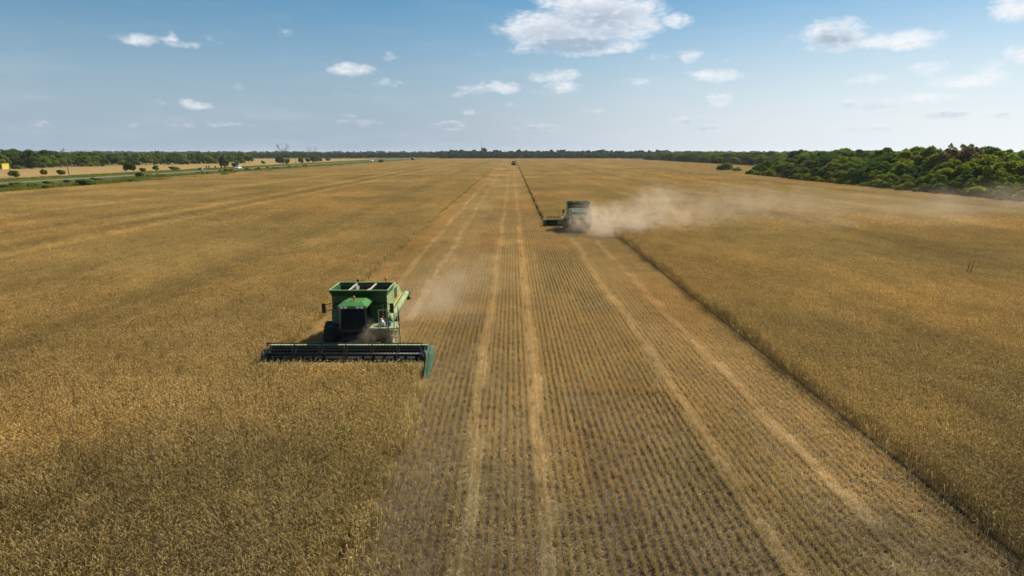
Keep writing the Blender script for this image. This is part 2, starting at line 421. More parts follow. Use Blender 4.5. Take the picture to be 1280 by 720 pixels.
def wheat_tile(size, dens, wmul, lmul, hmean=0.66):
    n = int(size * size * dens)
    rows = max(1, int(round(size / ROW)))
    x = (rng.integers(0, rows, n) + 0.5) * (size / rows) - size / 2 + rng.normal(0, 0.055, n)
    y = rng.uniform(-size / 2 - .06, size / 2 + .06, n)
    clump = 0.06 * np.sin(x * 2.1 + 1) * np.sin(y * 1.7 + 2)
    h = np.clip(rng.normal(hmean, 0.065, n), 0.38, .82) + clump
    lean = unit_xy(n) * rng.gamma(2.0, 0.035, n)[:, None] + np.array([0.03, 0, 0])
    b = np.stack([x, y, np.zeros(n)], 1)
    top = b + lean * (h / 0.7)[:, None]; top[:, 2] = h
    mid = b * 0.5 + top * 0.5; mid[:, :2] -= lean[:, :2] * 0.18
    side = unit_xy(n)
    v = rng.uniform(0.72, 1.25, n)[:, None, None]
    stem = np.stack([b, mid, top], 1)
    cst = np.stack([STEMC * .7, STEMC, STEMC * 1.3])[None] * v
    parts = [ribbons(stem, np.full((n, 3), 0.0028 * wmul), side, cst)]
    dr = unit_xy(n) + np.array([0.5, -0.1, 0]); dr /= np.linalg.norm(dr, axis=1)[:, None]
    L = rng.normal(0.095, 0.015, n) * lmul
    droop = rng.uniform(-0.35, 1.0, n)
    p1 = top + dr * (L * .42)[:, None]; p1[:, 2] += L * (.45 - .25 * droop)
    p2 = top + dr * (L * (.75 + .2 * np.abs(droop)))[:, None]; p2[:, 2] += L * (.8 - 1.1 * np.clip(droop, 0, 1))
    P = np.stack([top, p1, p2], 1)
    perp = np.stack([-dr[:, 1], dr[:, 0], np.zeros(n)], 1)
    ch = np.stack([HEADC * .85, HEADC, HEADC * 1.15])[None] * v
    wd = np.array([.006, .0105, .005])[None] * wmul * np.ones((n, 1))
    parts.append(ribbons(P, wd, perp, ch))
    up = np.cross(dr, perp); up /= np.linalg.norm(up, axis=1)[:, None]
    parts.append(ribbons(P, wd * .8, up, ch * .92))
    k = rng.random(n) < 0.75                                                # dry leaves
    nb = k.sum(); bb = b[k] * .45 + top[k] * .55; bb[:, 2] *= rng.uniform(.7, 1.45, nb)
    ld = unit_xy(nb); ll = rng.uniform(.10, .26, nb)
    q1 = bb + ld * (ll * .55)[:, None]; q1[:, 2] += ll * .35
    q2 = bb + ld * ll[:, None]; q2[:, 2] += ll * rng.uniform(-.5, .3, nb)
    ls = np.stack([-ld[:, 1], ld[:, 0], np.zeros(nb)], 1)
    parts.append(ribbons(np.stack([bb, q1, q2], 1), np.array([.004, .005, .0015])[None] * wmul * np.ones((nb, 1)), ls,
                         (LEAFC[None, None] * np.ones((nb, 3, 1))) * rng.uniform(.7, 1.2, nb)[:, None, None]))
    return npmesh('wheat_tile', *join(parts))

tiles1 = [wheat_tile(2.032, 230, 1.0, 1.1) for _ in range(6)]
tiles2 = [wheat_tile(6.096, 85, 2.2, 1.4) for _ in range(4)]
tiles3 = [wheat_tile(20.0, 15, 6.0, 2.3) for _ in range(4)]

X_L_NEAR, X_L, X_R, X_R_FAR = -3.75, -11.55, 12.6, 4.65      # edges of the cut strip
Y_CUT1, Y_CUT2 = 29.8, 95.4
WEDGE = lambda y: 0.80 * y + 9
WXR = lambda y: 95.5 if y < 300 else (95.5 + (y - 300) * .55 if y < 420 else 163 if y < 900 else 150)

def tile_points(size, y0, y1, xa, xb, gap=True):
    """centres of the standing-wheat tiles: xa(y), xb(y) the edges; the tile grid starts at the inner edge"""
    pts = []
    y = y0
    while y < y1 - size * .3:
        yc = y + size / 2
        wv = .17 * math.sin(yc * .37) + .09 * math.sin(yc * 1.13 + 1) + random.uniform(-.07, .07) if size < 3 else 0
        lo, hi = xa(yc), xb(yc)
        lo, hi = (lo + wv, hi) if abs(lo) < abs(hi) else (lo, hi + wv)
        inner_left = abs(lo) < abs(hi)
        lim = WEDGE(y + size)
        if not (gap and 417 < yc < 423 and False):
            if inner_left:
                x = lo
                while x < min(hi, lim): pts.append((x + size / 2, yc, 0)); x += size
            else:
                x = hi
                while x > max(lo, -lim): pts.append((x - size / 2, yc, 0)); x -= size
        y += size
    return pts

p1, p2, p3 = [], [], []
T1, T2, T3 = 2.032, 6.096, 20.0
def grid(y0, n, T): return y0 + n * T
# near zone, full detail
NEAR0 = Y_CUT1 - 11 * T1
p1 += tile_points(T1, NEAR0, Y_CUT1, lambda y: -119, lambda y: X_L_NEAR - .12)
NY1 = Y_CUT1 + 26 * T1
p1 += tile_points(T1, Y_CUT1, NY1, lambda y: -119, lambda y: X_L)
p1 += tile_points(T1, NEAR0, NY1, lambda y: X_R, WXR)
# a narrow fully detailed margin along the visible edges farther out
p1 += tile_points(T1, NY1, NY1 + 60 * T1, lambda y: X_L - 3 * T1, lambda y: X_L)
p1 += [q for q in tile_points(T1, NY1, Y_CUT2, lambda y: X_R, lambda y: X_R + 3 * T1)]
p1 += tile_points(T1, Y_CUT2, Y_CUT2 + 4 * T1, lambda y: X_R_FAR, lambda y: X_R + 3 * T1)
p1 += tile_points(T1, Y_CUT2 + 4 * T1, NY1 + 80 * T1, lambda y: X_R_FAR, lambda y: X_R_FAR + 3 * T1)
# middle distance
MY1 = NY1 + 28 * T2
p2 += tile_points(T2, NY1, MY1, lambda y: -119, lambda y: X_L - 3 * T1 if y < NY1 + 60 * T1 else X_L)
p2 += tile_points(T2, NY1, Y_CUT2 - 1, lambda y: X_R + 3 * T1, WXR)
n2 = NY1 + T2 * math.ceil((Y_CUT2 - 1 - T2 * .3 - NY1) / T2)
p2 += tile_points(T2, n2, MY1, lambda y: X_R + 3 * T1 if y < Y_CUT2 + 4 * T1 else X_R_FAR + 3 * T1, WXR)
# far
p3 += tile_points(T3, MY1, FAR_END, lambda y: -119 - max(0, y - 800) * .08, lambda y: X_L)
p3 += tile_points(T3, MY1, FAR_END, lambda y: X_R_FAR, WXR)
GAP = lambda y: 414 < y < 422
p3 = [p for p in p3 if not (p[0] > -70 and GAP(p[1]))]

def laid(name, pts, tiles, mat, flip=True):
    n = len(pts)
    rz = np.where(rng.random(n) < .5, 0, np.pi) if flip else np.zeros(n)
    sc = np.ones((n, 3)); sc[:, 2] = rng.uniform(.97, 1.04, n) * np.where(np.array([p[0] for p in pts]) > 4, 1.18, 1.0)
    return scatter(name, pts, rz, sc, rng.integers(0, len(tiles), n), tiles, mat)
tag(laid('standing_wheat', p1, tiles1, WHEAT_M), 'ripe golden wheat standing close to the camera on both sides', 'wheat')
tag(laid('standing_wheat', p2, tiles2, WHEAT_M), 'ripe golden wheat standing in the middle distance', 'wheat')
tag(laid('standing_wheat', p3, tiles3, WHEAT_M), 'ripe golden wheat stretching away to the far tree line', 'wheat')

def leaning(n):
    b = np.stack([rng.uniform(-3.7, 3.7, n), rng.uniform(-.45, .35, n), np.zeros(n)], 1)
    d = unit_xy(n) * .35 + np.array([0, 1.0, 0]); k = rng.uniform(.2, 1.0, n)[:, None] * (b[:, 1:2] + .7)
    h = rng.normal(.7, .07, n)
    t = b + d * k * .5; t[:, 2] = h * (1 - .25 * k[:, 0])
    m = (b + t) / 2; m[:, 2] += .05
    e = t + d * .1; e[:, 2] += rng.uniform(-.05, .05, n)
    P = np.stack([b, m, t, e], 1)
    col = np.stack([STEMC * .8, STEMC, HEADC, HEADC * 1.1])[None] * rng.uniform(.7, 1.2, n)[:, None, None]
    return npmesh('bent_wheat', *ribbons(P, np.array([.003, .003, .010, .006])[None] * np.ones((n, 1)), unit_xy(n), col))
def stray(n, x0, s0, ya, yb, sgn):
    b = np.stack([x0 + sgn * rng.exponential(s0, n), rng.uniform(ya, yb, n), np.zeros(n)], 1)
    keep = (np.sin(b[:, 1] * .9) + np.sin(b[:, 1] * 2.3 + 1) + rng.normal(0, .6, n)) > -.3
    b = b[keep]; n = len(b)
    d = unit_xy(n); h = rng.normal(.58, .12, n)
    t = b + d * rng.gamma(2, .07, n)[:, None]; t[:, 2] = h
    e = t + unit_xy(n) * .07; e[:, 2] += rng.uniform(-.06, .05, n)
    P = np.stack([b, (b + t) / 2, t, e], 1)
    col = np.stack([STEMC * .8, STEMC, HEADC, HEADC * 1.1])[None] * rng.uniform(.7, 1.2, n)[:, None, None]
    return ribbons(P, np.array([.003, .003, .011, .006])[None] * np.ones((n, 1)), unit_xy(n), col)
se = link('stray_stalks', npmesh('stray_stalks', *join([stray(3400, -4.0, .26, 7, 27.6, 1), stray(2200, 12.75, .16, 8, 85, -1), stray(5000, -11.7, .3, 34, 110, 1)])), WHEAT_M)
tag(se, 'missed wheat stalks straggling along the cut edges', 'wheat', kind='stuff')
bw = link('bent_wheat', leaning(2400), WHEAT_M); bw.location = (-7.72, 29.85, 0)
tag(bw, 'wheat stalks bending in under the reel of the near combine', 'wheat', kind='stuff')

# ------------------------------------------------------------------ stubble, chaff and straw swaths
STRAWC = np.array([.70, .55, .30]); STUBC = np.array([.70, .505, .20])
def lying(n, xa, xb, ya, yb, z0, z1, lmin=.08, lmax=.34, wd=.0032, bright=1.0):
    p = np.stack([rng.uniform(xa, xb, n), rng.uniform(ya, yb, n), rng.uniform(z0, z1, n)], 1)
    d = unit_xy(n); d[:, 2] = rng.normal(0, .16, n)
    L = rng.uniform(lmin, lmax, n)
    c = p + d * (L * .5)[:, None]; e = p + d * L[:, None]
    c[:, 2] += L * rng.uniform(0, .12, n)
    P = np.stack([p, c, e], 1); P[:, :, 2] = np.maximum(P[:, :, 2], .006)
    side = np.stack([-d[:, 1], d[:, 0], rng.normal(0, .5, n)], 1); side /= np.linalg.norm(side, axis=1)[:, None]
    col = STRAWC * bright * rng.uniform(.65, 1.3, n)[:, None, None] * np.ones((n, 3, 1))
    return ribbons(P, np.full((n, 3), wd), side, col)

def stubble_tile(size, per_m, hgt, loose, wmul=1.0, bright=1.0):
    rows = int(round(size / ROW)); n = int(rows * size * per_m)
    r = rng.integers(0, rows, n)
    y = rng.uniform(-size / 2, size / 2, n)
    ph = rng.uniform(0, 6.28, rows)[r]
    x = (r + .5) * (size / rows) - size / 2 + rng.normal(0, .018, n) + .016 * np.sin(2 * np.pi * y / size) * np.sin(3 * y + ph)
    gaps = rng.random(n) < (0.22 + .78 * (np.sin(y * 5.1 + ph) * np.sin(y * 11.7 + 2 * ph) + .4 * np.sin(y * 23 + ph) > -.38))
    x, y = x[gaps], y[gaps]; n = len(x)
    h = np.clip(rng.normal(hgt, hgt * .22, n), .05, .4)
    b = np.stack([x, y, np.zeros(n)], 1)
    ln = unit_xy(n) * rng.gamma(1.6, .045, n)[:, None]
    t = b + ln; t[:, 2] = h
    m = b * .5 + t * .5 + unit_xy(n) * .006
    col = np.stack([STUBC * .6, STUBC, STUBC * 1.2])[None] * (bright * rng.uniform(.65, 1.25, n))[:, None, None]
    parts = [ribbons(np.stack([b, m, t], 1), np.full((n, 3), .0034 * wmul), unit_xy(n), col)]
    k = rng.random(n) < .35; nb = k.sum()                                     # bent leaf scraps on the stumps
    q0 = m[k]; ld = unit_xy(nb); ll = rng.uniform(.05, .14, nb)
    q1 = q0 + ld * (ll * .6)[:, None]; q1[:, 2] += ll * .3
    q2 = q0 + ld * ll[:, None]; q2[:, 2] -= ll * .1
    parts.append(ribbons(np.stack([q0, q1, q2], 1), np.full((nb, 3), .0036 * wmul), np.stack([-ld[:, 1], ld[:, 0], 0 * ll], 1),
                         STUBC * 1.15 * rng.uniform(.7, 1.2, nb)[:, None, None] * np.ones((nb, 3, 1))))
    nl = int(size * size * loose)
    parts.append(lying(nl, -size / 2, size / 2, -size / 2, size / 2, .005, .05, wd=.0034 * wmul, bright=bright))
    no = int(nl * .12)
    parts.append(lying(no, -size / 2, size / 2, -size / 2, size / 2, .08, .2, .15, .4, wd=.003 * wmul, bright=bright * 1.1))
    return npmesh('stubble_tile', *join(parts))

st_norm = [stubble_tile(T1, 210, .2, 70) for _ in range(3)]
st_thin = [stubble_tile(T1, 150, .18, 25, bright=.95) for _ in range(3)]
st_full = [stubble_tile(T1, 190, .18, 190, bright=1.02) for _ in range(3)]
sp, si = [], []
def wob_(y, k): return math.sin(y * .11 + k) * .5 + math.sin(y * .043 + 2 * k) * .5
def stubble_kind(x, y):
    t = wob_(y, x * .31) * 1.3
    if -3.7 < x < -1.7 and y < 42 + t * 6: return 1
    if 1.9 + t * .4 < x < 6.2 + t * .5 and y < 70: return 1 if (t > -.6 or y < 26) else 0
    if x > 6.2: return 2 if t > -.9 else 0
    if -2.2 < x < 1.9: return 2 if t > .75 else 0
    if x < -3.7: return 2 if t > .0 else 0
    return 0
def add_stubble(xa, xb, ya, yb):
    y = ya
    while y < yb:
        x = xa
        while x < xb - .6:
            xc = x + T1 / 2
            if abs(xc) < WEDGE(y + T1): sp.append((xc, y + T1 / 2, 0)); si.append(stubble_kind(xc, y) * 3 + random.randrange(3))
            x += T1
        y += T1
NT_ROWS = 4                                                        # 4 tiles between the two inner edges (8.1 m), the rest each side
add_stubble(X_L_NEAR, X_R_FAR, NEAR0, FAR_END)
add_stubble(X_L_NEAR + 4 * T1 + .01, X_R, NEAR0, Y_CUT2)
add_stubble(X_L_NEAR - T1, X_L_NEAR - .1, NEAR0, Y_CUT1)
add_stubble(X_R + .05, X_R + 1.5, NEAR0, Y_CUT2)
add_stubble(X_L_NEAR - 4 * T1, X_L_NEAR - .1, Y_CUT1 + T1, FAR_END)
n = len(sp)
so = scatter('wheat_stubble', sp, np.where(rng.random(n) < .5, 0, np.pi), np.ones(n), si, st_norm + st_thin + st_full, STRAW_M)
tag(so, 'rows of short cut stubble in the harvested strip', 'stubble')

def swath_tile():
    n = 1250
    a = lying(n, -.36, .36, -1.06, 1.06, .02, .15, .08, .32, .0038, 1.25)
    V = a[0]
    b = lying(320, -.6, .6, -1.06, 1.06, .01, .06, .08, .3, .0032, 1.05)
    c = lying(160, -.5, .5, -1.0, 1.0, .1, .22, .15, .4, .003, 1.2)
    return npmesh('swath_tile', *join([a, b, c]))
swt = [swath_tile() for _ in range(5)]
sw = []
for x0, ya, yb, wig in ((-1.35, NEAR0, FAR_END, .25), (1.0, NEAR0, FAR_END, .16), (6.95, NEAR0, 86, .3), (9.65, NEAR0, 86, .18), (-8.9, 41.5, FAR_END, .2), (-6.3, 41.5, FAR_END, .25)):
    y = ya
    while y < yb:
        if random.random() < .97:
            sw.append((x0 + wig * .45 * math.sin(y * .19 + x0) + random.uniform(-.12, .12), y + random.uniform(-.3, .3), random.uniform(-.05, .01)))
        y += 1.45
n = len(sw)
scl = np.ones((n, 3)); scl[:, 0] = rng.uniform(.3, .7, n); scl[:, 2] = rng.uniform(.5, 1.2, n)
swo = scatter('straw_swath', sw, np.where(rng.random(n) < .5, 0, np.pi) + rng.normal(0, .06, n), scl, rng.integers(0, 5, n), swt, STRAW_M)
tag(swo, 'pale loose straw left in long lines on the stubble', 'straw')

# ------------------------------------------------------------------ trees
def crown_mesh(name, W2, H, z0, lobes, leaf, per, flat=.75, seed=0, gappy=0.0):
    """leaf clumps over an uneven heap of lobes; W2 half width, H crown height, z0 its foot"""
    r = np.random.default_rng(seed)
    Vs, Ns, Cs = [], [], []
    for i in range(lobes):
        a = r.uniform(0, 2 * np.pi); rad = W2 * math.sqrt(r.uniform(0, 1)) * .78
        top = 1 - (rad / W2) ** 2 * .55
        lr = W2 * (r.uniform(.17, .42) if W2 > 1.5 else r.uniform(.32, .55))
        lc = np.array([math.cos(a) * rad, math.sin(a) * rad, z0 + H * (r.uniform(.25, .95) * top) ])
        lz = lr * r.uniform(.55, .85) * flat / .75
        lc[2] = min(lc[2], z0 + H - lz * .8); lc[2] = max(lc[2], z0 + lz * .5)
        n = int(per * lr * lr)
        d = r.normal(0, 1, (n, 3)); d /= np.linalg.norm(d, axis=1)[:, None]
        d[:, 2] = np.where(r.random(n) < .6, np.abs(d[:, 2]), d[:, 2])
        shell = r.uniform(.72, 1.06, n) ** .8 + r.normal(0, .06, n) + np.where(r.random(n) < .1, r.uniform(0, .3, n), 0)
        p = lc + d * shell[:, None] * np.array([lr, lr, lz])
        keep = r.random(n) > gappy * (np.sin(p[:, 0] * 2.3 + i) * np.sin(p[:, 1] * 2.1) > 0)
        Vs.append(p[keep]); Ns.append(d[keep])
        Cs.append(np.full(keep.sum(), r.uniform(.8, 1.2)))
    P = np.concatenate(Vs); N = np.concatenate(Ns); cv = np.concatenate(Cs)
    n = len(P)
    N = N * .8 + r.normal(0, .55, (n, 3)); N /= np.linalg.norm(N, axis=1)[:, None]
    u = np.cross(N, r.normal(0, 1, (n, 3))); u /= np.linalg.norm(u, axis=1)[:, None]
    v = np.cross(N, u)
    s = leaf * r.uniform(.5, 1.3, n)[:, None]; s2 = s * r.uniform(.45, .9, n)[:, None]
    V = np.stack([P - u * s, P + v * s2 * .9 + N * s * .15, P + u * s, P - v * s2 + N * s * .1], 1).reshape(-1, 3)
    Q = np.arange(4 * n).reshape(-1, 4)
    col = np.repeat((cv * r.uniform(.75, 1.25, n))[:, None] * np.array([[1, 1, 1]]), 4, 0)
    return npmesh(name, V, Q, col)

def skin_tubes(name, segs, n=6):
    """tapered limbs: list of (points, radii) -> mesh"""
    V, F = [], []
    for pts, rad in segs:
        pts = [Vector(p) for p in pts]; base = len(V)
        for i, p in enumerate(pts):
            t = (pts[min(i + 1, len(pts) - 1)] - pts[max(i - 1, 0)]).normalized()
            a = t.orthogonal().normalized(); b = t.cross(a)
            for k in range(n):
                an = 2 * math.pi * k / n
                V.append(p + (a * math.cos(an) + b * math.sin(an)) * rad[i])
        for i in range(len(pts) - 1):
            for k in range(n):
                F.append((base + i * n + k, base + i * n + (k + 1) % n, base + (i + 1) * n + (k + 1) % n, base + (i + 1) * n + k))
        F.append(tuple(base + (len(pts) - 1) * n + k for k in range(n)))
    me = bpy.data.meshes.new(name); me.from_pydata([tuple(v) for v in V], [], F); me.update()
    for p in me.polygons: p.use_smooth = True
    return me

def trunk_mesh(h, r0, spread, seed):
    r = random.Random(seed); segs = []
    segs.append(([(0, 0, -.1), (r.uniform(-.1, .1), r.uniform(-.1, .1), h * .25), (r.uniform(-.3, .3), r.uniform(-.3, .3), h * .5)], [r0, r0 * .8, r0 * .6]))
    tip = segs[0][0][2]
    for k in range(6):
        a = k * 1.05 + r.uniform(-.3, .3)
        p0 = tip if k % 2 else segs[0][0][1]
        p1 = (p0[0] + math.cos(a) * spread * .45, p0[1] + math.sin(a) * spread * .45, h * r.uniform(.5, .65))
        p2 = (p0[0] + math.cos(a) * spread * .85, p0[1] + math.sin(a) * spread * .85, h * r.uniform(.7, .9))
        segs.append(([p0, p1, p2], [r0 * .5, r0 * .3, r0 * .12]))
    return skin_tubes('trunk', segs)

# unit kinds: height about 10 m for trees (scaled later)
TREES = []
for i, (w2, z0, lob, fl) in enumerate(((4.6, 1.0, 40, .8), (4.0, .8, 34, .95), (5.2, 1.6, 44, .62), (4.3, .5, 38, .9), (3.6, 1.0, 30, .95))):
    TREES.append((crown_mesh('crown', w2, 10 - z0, z0, lob, .32, 330, fl, 40 + i, .3), trunk_mesh(9, .22, w2 * .8, 60 + i), w2))
SHRUBS = [crown_mesh('foliage', 1.0, 1.7, .1, 13, .16, 900, .9, 80 + i, .2) for i in range(4)]
FARC = [crown_mesh('far_crown', 4.5, 9.2, .6, 16, .85, 60, .85, 90 + i, .1) for i in range(4)]
for me in FARC: me.materials.append(LEAF_F)
def with_mat(me, mat):
    c = me.copy(); c.materials.clear(); c.materials.append(mat); return c
SPARSE = [crown_mesh('crown', w2, 6.5, 3.5, 16, .3, 100, .8, 140 + i, .45) for i, w2 in enumerate((4.6, 4.0, 5.2, 4.3, 3.6))]  # thin crowns
CR = {k: [with_mat(t[0], m) for t in TREES] for k, m in (('y', LEAF_Y), ('m', LEAF_M), ('d', LEAF_D), ('b', LEAF_B))}
CR['b'] = [with_mat(m, LEAF_B) for m in SPARSE]
TRK = [t[1] for t in TREES]
for t in TRK: t.materials.append(BARK)
SH = {k: [with_mat(s, m) for s in SHRUBS] for k, m in (('y', LEAF_Y), ('m', LEAF_M), ('d', LEAF_D), ('f', FLOWER_M))}

_proto = {}
def tree(name, x, y, h, kind, var, label, group=None, wide=1.0, rz=None):
    key = (kind, var)
    if key not in _proto:
        root = empty(name, (x, y, 0))
        link('trunk', TRK[var], None, root); link('crown', CR[kind][var], None, root)
        _proto[key] = root
    else:
        root = copy_tree(_proto[key]); root.name = name
        for k in ('label', 'category', 'group'):
            if k in root: del root[k]
    s = h / 10
    root.location = (x, y, 0); root.scale = (s * wide, s * wide, s)
    root.rotation_euler = (0, 0, random.uniform(0, 6.28) if rz is None else rz)
    return tag(root, label, 'tree', group)

def shrub(x, y, h, kind, label, group=None, wide=1.0, name='shrub'):
    o = link(name, random.choice(SH[kind]), None)
    s = h / 1.8
    o.location = (x, y, 0); o.scale = (s * wide, s * wide, s); o.rotation_euler = (0, 0, random.uniform(0, 6.28))
    return tag(o, label, 'shrub', group)

# the wood along the right edge of the field: rows stepping back from the field margin
def wood_x(y): return 98.5 + max(0, y - 180) * .035
KL = {'y': ('yellow-green broadleaf tree in the dense wood bordering the wheat field on the right', 'yellow-green trees of the right wood'),
      'm': ('mid-green broadleaf tree in the dense wood bordering the wheat field on the right', 'mid-green trees of the right wood'),
      'd': ('dark green broadleaf tree in the dense wood bordering the wheat field on the right', 'dark green trees of the right wood')}
rows = ((1.5, 4.8, 5.6), (6.0, 6.8, 5.8), (11.5, 8.7, 6.4), (18, 9.9, 7.0), (25.5, 10.5, 7.5))
for dx, hh, stp in rows:
    y = 104 + random.uniform(0, 3)
    while y < 304:
        x = wood_x(y) + dx + random.uniform(-1.3, 1.3)
        k = random.choices('ymd', (.45, .35, .2) if y < 200 else (.3, .4, .3))[0]
        tree('broadleaf_tree', x, y, hh * random.uniform(.82, 1.14), k, random.randrange(5), *KL[k], wide=random.uniform(.9, 1.25))
        y += stp * random.uniform(.8, 1.2)
# front bushes of that wood
y = 106
while y < 300:
    k = random.choice('ymd')
    shrub(wood_x(y) - 1.6 + random.uniform(-.5, .8), y, random.uniform(1.8, 3.4), k, 'low leafy bush at the foot of the right wood beside the wheat', 'bushes at the foot of the right wood', 1.3, 'leafy_bush')
    y += random.uniform(3.5, 7)

# trees that stand out above it
def at_d(px, d): return (px - 640) / F_PX * (d * math.cos(PITCH) + 3)
tree('brown_tree', at_d(1208, 178), 178, 13.8, 'b', 4, 'tall brown-leaved tree topping the right wood, highest of its three brown neighbours', wide=.62)
tree('brown_tree', at_d(1191, 182), 182, 12.4, 'b', 3, 'brown-leaved tree above the right wood, middle one of three brown crowns', wide=.5)
tree('brown_tree', at_d(1174, 181), 181, 12.2, 'b', 0, 'brown-leaved tree above the right wood, furthest from the highest brown crown', wide=.5)
tree('broadleaf_tree', at_d(1152, 192), 192, 11.6, 'm', 2, 'green tree rising above the right wood just left of the brown crowns', wide=.55)
tree('broadleaf_tree', at_d(1093, 225), 225, 11.6, 'd', 1, 'dark round-topped tree rising alone above the middle of the right wood', wide=.5)
tree('broadleaf_tree', at_d(988, 300), 300, 11.4, 'b', 1, 'brownish rounded tree rising above the far end of the right wood', wide=.5)
p = at(906, 215)
shrub(p.x, p.y, 4.6, 'y', 'lone round green bush in the wheat before the corner of the right wood', None, 1.5, 'round_bush')
p = at(921, 216); shrub(p.x, p.y, 2.6, 'y', 'small bush beside the lone round bush near the wood corner', None, 1.5, 'round_bush')

# the wood set back beyond the corner on the right
ML = 'green tree of the wood set back behind the lone bush beyond the field corner'
for dx, hh in ((0, 7.5), (7, 9.0), (15, 10.2)):
    y = 470 + dx
    while y < 900:
        x = 170 + dx + max(0, 560 - y) * .14 + random.uniform(-2, 2) + math.sin(y * .05) * 3
        tree('broadleaf_tree', x, y, hh * random.uniform(.85, 1.15), random.choices('ymd', (.2, .45, .35))[0], random.randrange(5), ML, 'trees of the set-back right wood', wide=1.25)
        y += random.uniform(11, 17)
# tree belt on the left beyond the road
BL = 'dark green tree in the belt behind the pale field left of the road'
for k, (dd, hh) in enumerate(((0, 8.0), (22, 9.8), (48, 11.2))):
    px = -60.0 + 3 * k
    while px < 312:
        f = max(px, 0) / 310
        d = 425 + 235 * f + dd + random.uniform(-8, 8)
        x = at_d(px, d)
        if not (k == 0 and random.random() < .25):
            tree('broadleaf_tree', x, d, hh * random.uniform(.8, 1.12) * (1 - .12 * f), random.choices('md', (.45, .55))[0], random.randrange(5), BL, 'trees of the left belt', wide=random.uniform(1.0, 1.4))
        px += random.uniform(8.5, 13)
tree('broadleaf_tree', at_d(43, 440), 440, 12.4, 'd', 1, 'tallest dark dome-crowned tree at the left end of the belt', wide=1.1)
tree('broadleaf_tree', at_d(120, 520), 520, 8.0, 'm', 2, 'spreading tree standing free before the left belt right of the leaning pole', wide=1.2)
tree('broadleaf_tree', at_d(155, 525), 525, 4.5, 'y', 3, 'small round bright tree in front of the left belt', wide=1.3)

# distant woods that read as one mass
def wood_mass(name, pts, hs, label):
    n = len(pts)
    sc = np.stack([hs * rng.uniform(.9, 1.4, n), hs * rng.uniform(.9, 1.4, n), hs], 1) / 10
    tag(scatter(name, pts, rng.uniform(0, 6.28, n), sc, rng.integers(0, 4, n), FARC, LEAF_F), label, 'wood')
pts, hs = [], []
for k in range(4):                                                   # far end of the field
    px = 552
    while px < 838:
        d = FAR_END + 4 + k * 9 + rng.uniform(-3, 3); pts.append((at_d(px, d), d, 0)); hs.append((9.0, 10.5, 12.0, 13.5)[k] * rng.uniform(.8, 1.12)); px += 4.2
wood_mass('far_woodland', pts, np.array(hs), 'dark tree line closing the far end of the wheat field')
pts, hs = [], []
for k in range(4):
    px = 255
    while px < 560:
        d = 1145 + k * 16 + (px - 300) * .35 + rng.uniform(-4, 4); pts.append((at_d(px, d), d, 0)); hs.append((8, 9, 10, 11)[k] * rng.uniform(.75, 1.1)); px += 4.6
wood_mass('far_woodland', pts, np.array(hs), 'low far tree line behind the pale field and road on the left')
pts, hs = [], []
for k in range(3):
    px = -120
    while px < 1400:
        d = 2150 + k * 240 + rng.uniform(-60, 60); pts.append((at_d(px, d), d, 0)); hs.append((11, 12.5, 14)[k] * rng.uniform(.8, 1.25)); px += 4.2
wood_mass('far_woodland', pts, np.array(hs) * 1.0, 'hazy woodland along the horizon')
pts, hs = [], []
for yy in np.arange(104, 330, 7.5):                                   # the depth of the right wood behind the counted rows
    for dx in np.arange(32, 110, 8):
        pts.append((wood_x(yy) + dx + rng.uniform(-2, 2), yy + rng.uniform(-2, 2), 0)); hs.append(rng.uniform(8.5, 11.0))
for yy in np.arange(480, 960, 13):
    for dx in (26, 38, 52, 68):
        pts.append((172 + dx + rng.uniform(-3, 3), yy + rng.uniform(-3, 3), 0)); hs.append(rng.uniform(9, 11.5))
n = len(pts); hs = np.array(hs)
tag(scatter('woodland', pts, rng.uniform(0, 6.28, n), np.stack([hs * 1.2, hs * 1.2, hs], 1) / 10, rng.integers(0, 5, n), CR['m'], LEAF_M),
    'dense green woodland reaching back behind the trees on the right', 'wood')
# landmark tree on the far line and the mast beside it
tree('broadleaf_tree', at_d(604, 1120), 1120, 18.5, 'd', 1, 'tall dark tree standing above the far tree line beside the radio mast', wide=.8)

def dead_tree(px, py, htop, seed, label, spread):
    p = at(px, py); r = random.Random(seed); segs = []
    H = htop
    segs.append(([(0, 0, -.1), (.2, 0, H * .3), (0, .1, H * .62), (-.2, 0, H)], [.42, .32, .2, .04]))
    for k in range(11):
        z = H * r.uniform(.25, .65); a = r.uniform(0, 6.28); L = spread * r.uniform(.6, 1.0)
        a = (0.25 if k % 2 else 2.9) + r.uniform(-.5, .5)
        p1 = (math.cos(a) * L * .5, math.sin(a) * L * .5, z + H * .15); p2 = (math.cos(a) * L, math.sin(a) * L, min(H * .97, z + H * r.uniform(.25, .42)))
        segs.append(([(0.1, 0, z), p1, p2], [.17, .11, .04]))
        for j in range(3):
            f = r.uniform(.35, .9); b0 = [p1[i] + (p2[i] - p1[i]) * f for i in range(3)]
            b1 = (b0[0] + r.uniform(-1, 1) * spread * .3, b0[1] + r.uniform(-1, 1) * spread * .3, b0[2] + H * r.uniform(.06, .16))
            segs.append(([tuple(b0), tuple((b0[i] + b1[i]) / 2 + r.uniform(-.1, .1) for i in range(3)), b1], [.07, .05, .025]))
    root = empty('bare_tree', p)
    link('trunk', skin_tubes('trunk', segs[:1]), BARK, root); link('branches', skin_tubes('branches', segs[1:]), BARK, root)
    return tag(root, label, 'tree')
dead_tree(354, 206, 17.0, 3, 'large bare leafless tree with wide branches standing beside the road', 7.0)
dead_tree(391, 203.5, 15.5, 5, 'smaller bare tree with few branches above a dark bush by the road', 5.0)

